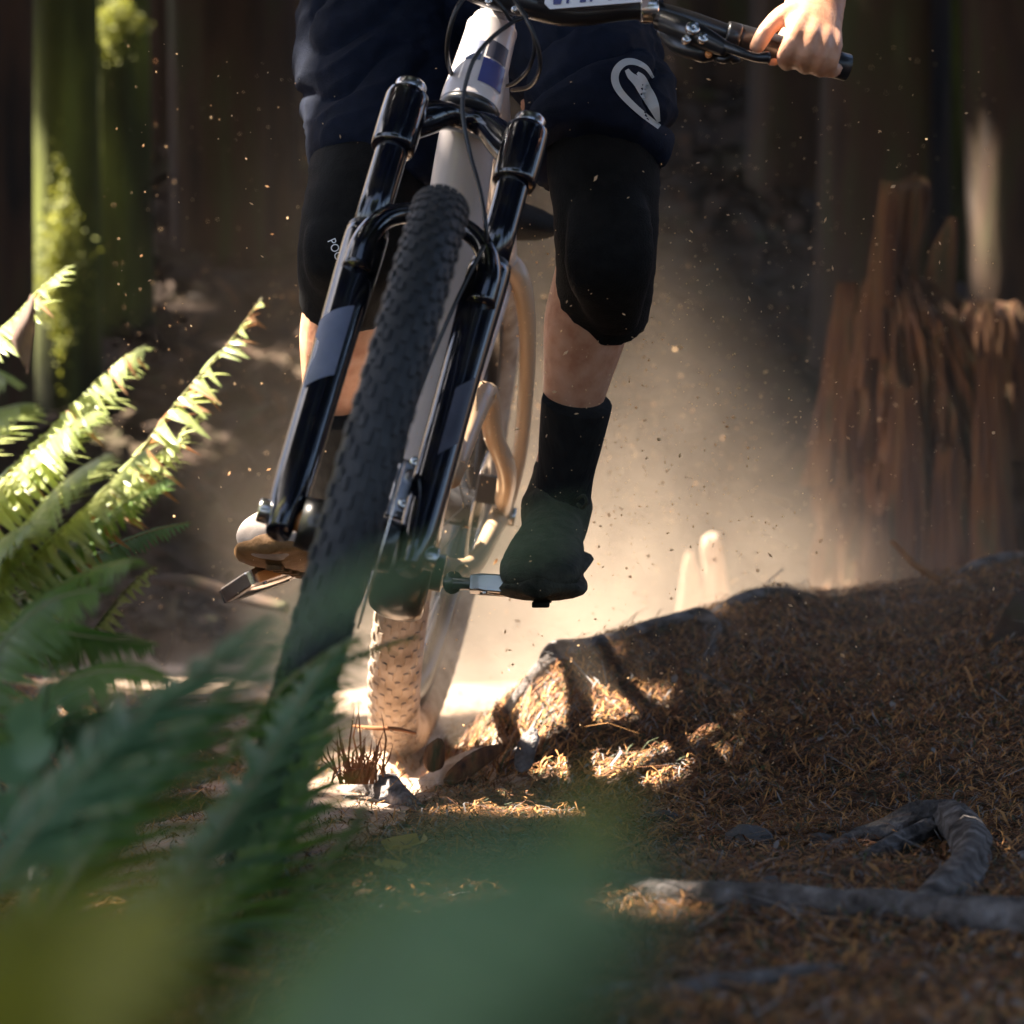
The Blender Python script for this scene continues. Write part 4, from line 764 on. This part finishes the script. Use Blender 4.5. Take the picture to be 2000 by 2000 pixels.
tube([W(40, 1720, 2.05), W(45, 1600, 2.05), W(42, 1450, 2.05)], .0018, 6, 4).build('stem', M['stem'], bl)
# dry leaf caught on the top frond
mb = MB(); vs = []
prof = [(72, 580, 6), (66, 610, 16), (56, 640, 30), (50, 668, 34), (54, 695, 22), (60, 725, 3)]
for j, (px, py, hw) in enumerate(prof):
    for k in (-1, -.4, .3, 1): vs.append(W(px - 8 + hw * k * .6, py + 6 * k, 2.86 + .012 * k * k - .006 * math.sin(k * 3 + j)))
mb.add(vs, [(j * 4 + k, j * 4 + k + 1, j * 4 + k + 5, j * 4 + k + 4) for j in range(5) for k in range(3)])
tag(mb.build('dead_leaf', M['dead']), 'shrivelled brown leaf hanging from the tallest frond at far left', 'leaf')
# near, out of focus ferns along the bottom
OL, DK = M['olive'], M['ferndark']
fern('olive green fern very close to the camera at lower left, out of focus', W(-200, 2500, .59), [
    dict(pts=wp(0.589, 0.558, (-450, 2460), (-180, 2190), (30, 1990), (190, 1850), (350, 1750)), L=0.0465, m=OL, n=30, wd=0.0099, rr=.001),
    dict(pts=wp(0.558, 0.589, (-530, 2170), (-280, 1990), (-70, 1890), (120, 1810), (300, 1770)), L=0.0434, m=OL, n=30, wd=0.0099, rr=.001),
    dict(pts=wp(0.589, 0.620, (-330, 2610), (-130, 2310), (30, 2110), (150, 1960), (270, 1830)), L=0.0465, m=OL, n=30, wd=0.0099, rr=.001)])
fern('blue green fern close to the camera at the bottom centre, out of focus', W(700, 2600, .56), [
    dict(pts=wp(0.527, 0.496, (465, 2255), (645, 1985), (825, 1835), (1005, 1745), (1195, 1705)), L=0.0434, m=DK, n=26, wd=0.0065, rr=.001),
    dict(pts=wp(0.546, 0.527, (395, 2155), (565, 1965), (725, 1845), (905, 1765), (1095, 1665)), L=0.0372, m=M['fern'], n=26, wd=0.0065, rr=.001),
    dict(pts=wp(0.558, 0.508, (605, 2355), (805, 2085), (985, 1945), (1145, 1865), (1275, 1805)), L=0.0403, m=DK, n=26, wd=0.0065, rr=.001),
    dict(pts=wp(0.589, 0.570, (745, 2205), (905, 1965), (1025, 1785), (1115, 1665), (1175, 1555)), L=0.0310, m=OL, n=40, wd=0.0058, rr=.001)])
fern('green fern in front of the front wheel with long soft fronds', W(150, 2150, 1.9), [
    dict(pts=wp(2.050, 2.400, (60, 2150), (200, 1960), (350, 1850), (500, 1700), (600, 1520), (650, 1360)), L=.1, m=M['fern'], n=50, wd=.013, tilt=.75),
    dict(pts=wp(1.950, 2.350, (100, 2080), (300, 1800), (450, 1600), (560, 1430), (640, 1290), (705, 1235)), L=.085, m=DK, n=50, wd=.012, tilt=.8),
    dict(pts=wp(1.850, 2.150, (-50, 2000), (150, 1700), (300, 1520), (430, 1370), (540, 1260)), L=.09, m=M['fern'], n=50, wd=.013, tilt=.8),
    dict(pts=wp(1.750, 2.000, (-80, 1800), (120, 1560), (280, 1400), (420, 1290), (520, 1200)), L=.085, m=DK, n=50, wd=.013, tilt=.8),
    dict(pts=wp(2.000, 2.450, (120, 2150), (330, 1900), (500, 1800), (640, 1690), (720, 1560)), L=.08, m=M['fern'], n=50, wd=.013, tilt=.75),
    dict(pts=wp(2.350, 2.600, (480, 1560), (560, 1420), (650, 1310), (740, 1262), (822, 1240)), L=.035, m=M['fern'], n=28, wd=.011, hang=.2),
    dict(pts=wp(2.350, 2.550, (430, 1500), (520, 1380), (590, 1310), (660, 1262), (700, 1248)), L=.04, m=M['fern'], n=28, wd=.011, hang=.2),
    dict(pts=wp(1.950, 2.200, (60, 2060), (190, 1960), (330, 1860), (460, 1810), (600, 1790)), L=.055, m=DK, n=44, wd=.013, tilt=.85)])
fern('thin blurred frond hanging across the pedals close to the camera', W(500, 1500, .8), [
    dict(pts=wp(.78, .74, (420, 1330), (560, 1215), (720, 1130), (880, 1080), (1040, 1040), (1140, 1010)), L=.016, m=DK, n=22, wd=.006, rr=.001, ragged=.3)])
# dry grass tuft in front of the rear tyre
tf = empty('grass_tuft', W(705, 1520, 3.76), 'clump of dry brown grass stems at the foot of the rear tyre', 'grass')
mb = MB()
for i in range(70):
    x = rng.normal() * 22; p = W(700 + x, 1532, 3.74 + rng.random() * .04); e = p + V((rng.normal() * .02, rng.normal() * .01, .02 + abs(rng.normal()) * .035)); q = V((.0016, 0, 0)); c_ = mid(p, e, .55) + V((rng.normal() * .006, 0, .004)); mb.add([p - q, p + q, c_ + q * .8, c_ - q * .8, e], [(0, 1, 2, 3), (3, 2, 4)])
tag(mb.build('stem', M['needle_b'], tf, False), kind='stuff')
# ---------------------------------------------------------------- needle litter
def litter(name, n, label, ylo, yhi, lmin, lmax, wmin, wmax, mats, xr=None, curl=.3, flat=.25):
    mb = MB(); vs = []; fs = []; ms = []
    u = rng.random(n); yy = ylo * (yhi / ylo) ** u
    for i in range(n):
        y = yy[i]; hw = 1050 / F * y + .04; x = rng.uniform(-hw, hw) if xr is None else rng.uniform(*xr)
        z = gz(x, y) + .0015 + rng.random() * .006; a = rng.random() * 6.283; l = rng.uniform(lmin, lmax); wd = rng.uniform(wmin, wmax) / 2; t = rng.normal() * flat
        ex, ey = math.cos(a), math.sin(a); sx = noise.noise(V((x * 3, y * 3, 7)))
        # follow the slope
        g0 = (gz(x + ex * .01, y + ey * .01) - gz(x - ex * .01, y - ey * .01)) / .02
        dz = (g0 + t) * l / 2; b_ = rng.normal() * curl * l * .3; up = abs(rng.normal()) * curl * l * .2 + max(0, abs(dz) - abs(g0) * l / 2) * .8; o = len(vs)
        vs += [(x - ex * l / 2 - ey * wd * .6, y - ey * l / 2 + ex * wd * .6, z - dz + up), (x - ex * l / 2 + ey * wd * .6, y - ey * l / 2 - ex * wd * .6, z - dz + up),
               (x - ey * (wd + b_), y + ex * (wd + b_), z + up * 1.6), (x + ey * (wd - b_), y - ex * (wd - b_), z + up * 1.6), (x + ex * l / 2, y + ey * l / 2, z + dz + up)]
        fs += [(o, o + 1, o + 3, o + 2), (o + 2, o + 3, o + 4)]; k = int(rng.choice(len(mats), p=[m_[1] for m_ in mats])); ms += [k, k]
    mb.v, mb.f, mb.m = vs, fs, ms; return tag(mb.build(name, [M[m_[0]] for m_ in mats], None, False), label, kind='stuff')
litter('needle_litter', 85000, 'fallen needles covering the ground and the mound', 2.2, 5.2, .01, .032, .0010, .0022, [('needle_a', .3), ('needle_b', .42), ('needle_c', .13), ('needle_d', .15)])
litter('mound_litter', 60000, 'thick mat of needles on the face of the mound', 3.4, 5.0, .012, .034, .0014, .0026, [('needle_a', .36), ('needle_b', .42), ('needle_c', .12), ('needle_d', .1)], (-.1, .95), .5, .16)
litter('bark_litter', 9000, 'bark flakes and crumbs scattered on the ground', 2.2, 6.0, .006, .02, .004, .010, [('needle_a', .2), ('needle_b', .5), ('needle_c', .2), ('needle_d', .1)])
litter('twig_litter', 420, 'loose twigs scattered on the ground', 2.2, 5.5, .05, .13, .002, .0045, [('needle_a', .3), ('needle_b', .4), ('needle_c', .3)], None, .5, .12)
litter('slope_litter', 9000, 'leaf litter and debris on the slope behind', 6.2, 13, .05, .16, .02, .06, [('hill', .6), ('bark', .25), ('rot', .15)])
# ---------------------------------------------------------------- dust
mb = MB()
for i in range(17000):
    px, py = rng.uniform(200, 1950), rng.uniform(80, 1500)
    wgt = math.exp(-((px - 1160) / 330) ** 2 - ((py - 900) / 420) ** 2) + .1
    if rng.random() > wgt: continue
    d = rng.uniform(3.3, 5.6); p = W(px, py, d)
    if p.z < gz(p.x, p.y) + .02: continue
    s = (abs(rng.normal()) * .0005 + .0004) * (2.0 if rng.random() < .08 else 1); a = V(rng.normal(size=3)).normalized(); b_ = a.orthogonal().normalized(); c_ = a.cross(b_); st = 1 + 1.6 * rng.random()
    mb.add([p + a * s * st, p - a * s * st, p + b_ * s, p - b_ * s, p + c_ * s, p - c_ * s], [(0, 2, 4), (0, 4, 3), (0, 3, 5), (0, 5, 2), (1, 4, 2), (1, 3, 4), (1, 5, 3), (1, 2, 5)])
tag(mb.build('dust_flecks', M['fleck'], None, False), 'glinting flecks of dirt thrown up behind the wheels', kind='stuff')
x0, x1, y0, y1, z0, z1 = -1.9, 1.9, 3.95, 6.6, .0, 1.7
mb = MB().add([(x, y, z) for z in (z0, z1) for y in (y0, y1) for x in (x0, x1)], [(0, 2, 3, 1), (4, 5, 7, 6), (0, 1, 5, 4), (2, 6, 7, 3), (0, 4, 6, 2), (1, 3, 7, 5)])
m = bpy.data.materials.new('dust'); m.use_nodes = True; n = m.node_tree; n.nodes.clear(); out = n.nodes.new('ShaderNodeOutputMaterial'); vol = n.nodes.new('ShaderNodeVolumePrincipled'); n.links.new(vol.outputs[0], out.inputs['Volume'])
vol.inputs['Color'].default_value = (.95, .76, .58, 1); vol.inputs['Anisotropy'].default_value = 0; vol.inputs['Emission Strength'].default_value = 0
def nd(t, **kw):
    q = n.nodes.new(t)
    for k, v in kw.items(): setattr(q, k, v)
    return q
def ma(op, a, b=None):
    q = nd('ShaderNodeMath', operation=op)
    for i, v in enumerate((a, b)):
        if v is None: continue
        if isinstance(v, (int, float)): q.inputs[i].default_value = v
        else: n.links.new(v, q.inputs[i])
    return q.outputs[0]
geo = nd('ShaderNodeNewGeometry'); sep = nd('ShaderNodeSeparateXYZ'); n.links.new(geo.outputs['Position'], sep.inputs[0]); X, Y, Z = sep.outputs
gx = ma('POWER', ma('ABSOLUTE', ma('DIVIDE', ma('SUBTRACT', X, .2), .5)), 2.0); gy = ma('POWER', ma('ABSOLUTE', ma('DIVIDE', ma('SUBTRACT', Y, 5.0), .75)), 2.0)
core = ma('MULTIPLY', ma('EXPONENT', ma('MULTIPLY', ma('ADD', gx, gy), -1)), ma('EXPONENT', ma('DIVIDE', Z, -.2)))
gx2 = ma('POWER', ma('ABSOLUTE', ma('DIVIDE', ma('SUBTRACT', X, .24), .5)), 2.0); gy2 = ma('POWER', ma('ABSOLUTE', ma('DIVIDE', ma('SUBTRACT', Y, 5.2), 1.0)), 2.0)
wide = ma('MULTIPLY', ma('EXPONENT', ma('MULTIPLY', ma('ADD', gx2, gy2), -1)), ma('EXPONENT', ma('DIVIDE', Z, -.3)))
nz = nd('ShaderNodeTexNoise'); nz.inputs['Scale'].default_value = 4.2; nz.inputs['Detail'].default_value = 5; nz.inputs['Distortion'].default_value = .8; n.links.new(geo.outputs['Position'], nz.inputs['Vector'])
mod = ma('MULTIPLY', ma('POWER', nz.outputs['Fac'], 2.2), 4.4)
dens = ma('MULTIPLY', ma('ADD', ma('MULTIPLY', core, 1.6), ma('MULTIPLY', wide, .18)), mod)
n.links.new(dens, vol.inputs['Density'])

o = mb.build('dust_cloud', m, None, False); tag(o, 'cloud of sunlit dust hanging over the trail behind the bike', kind='stuff')
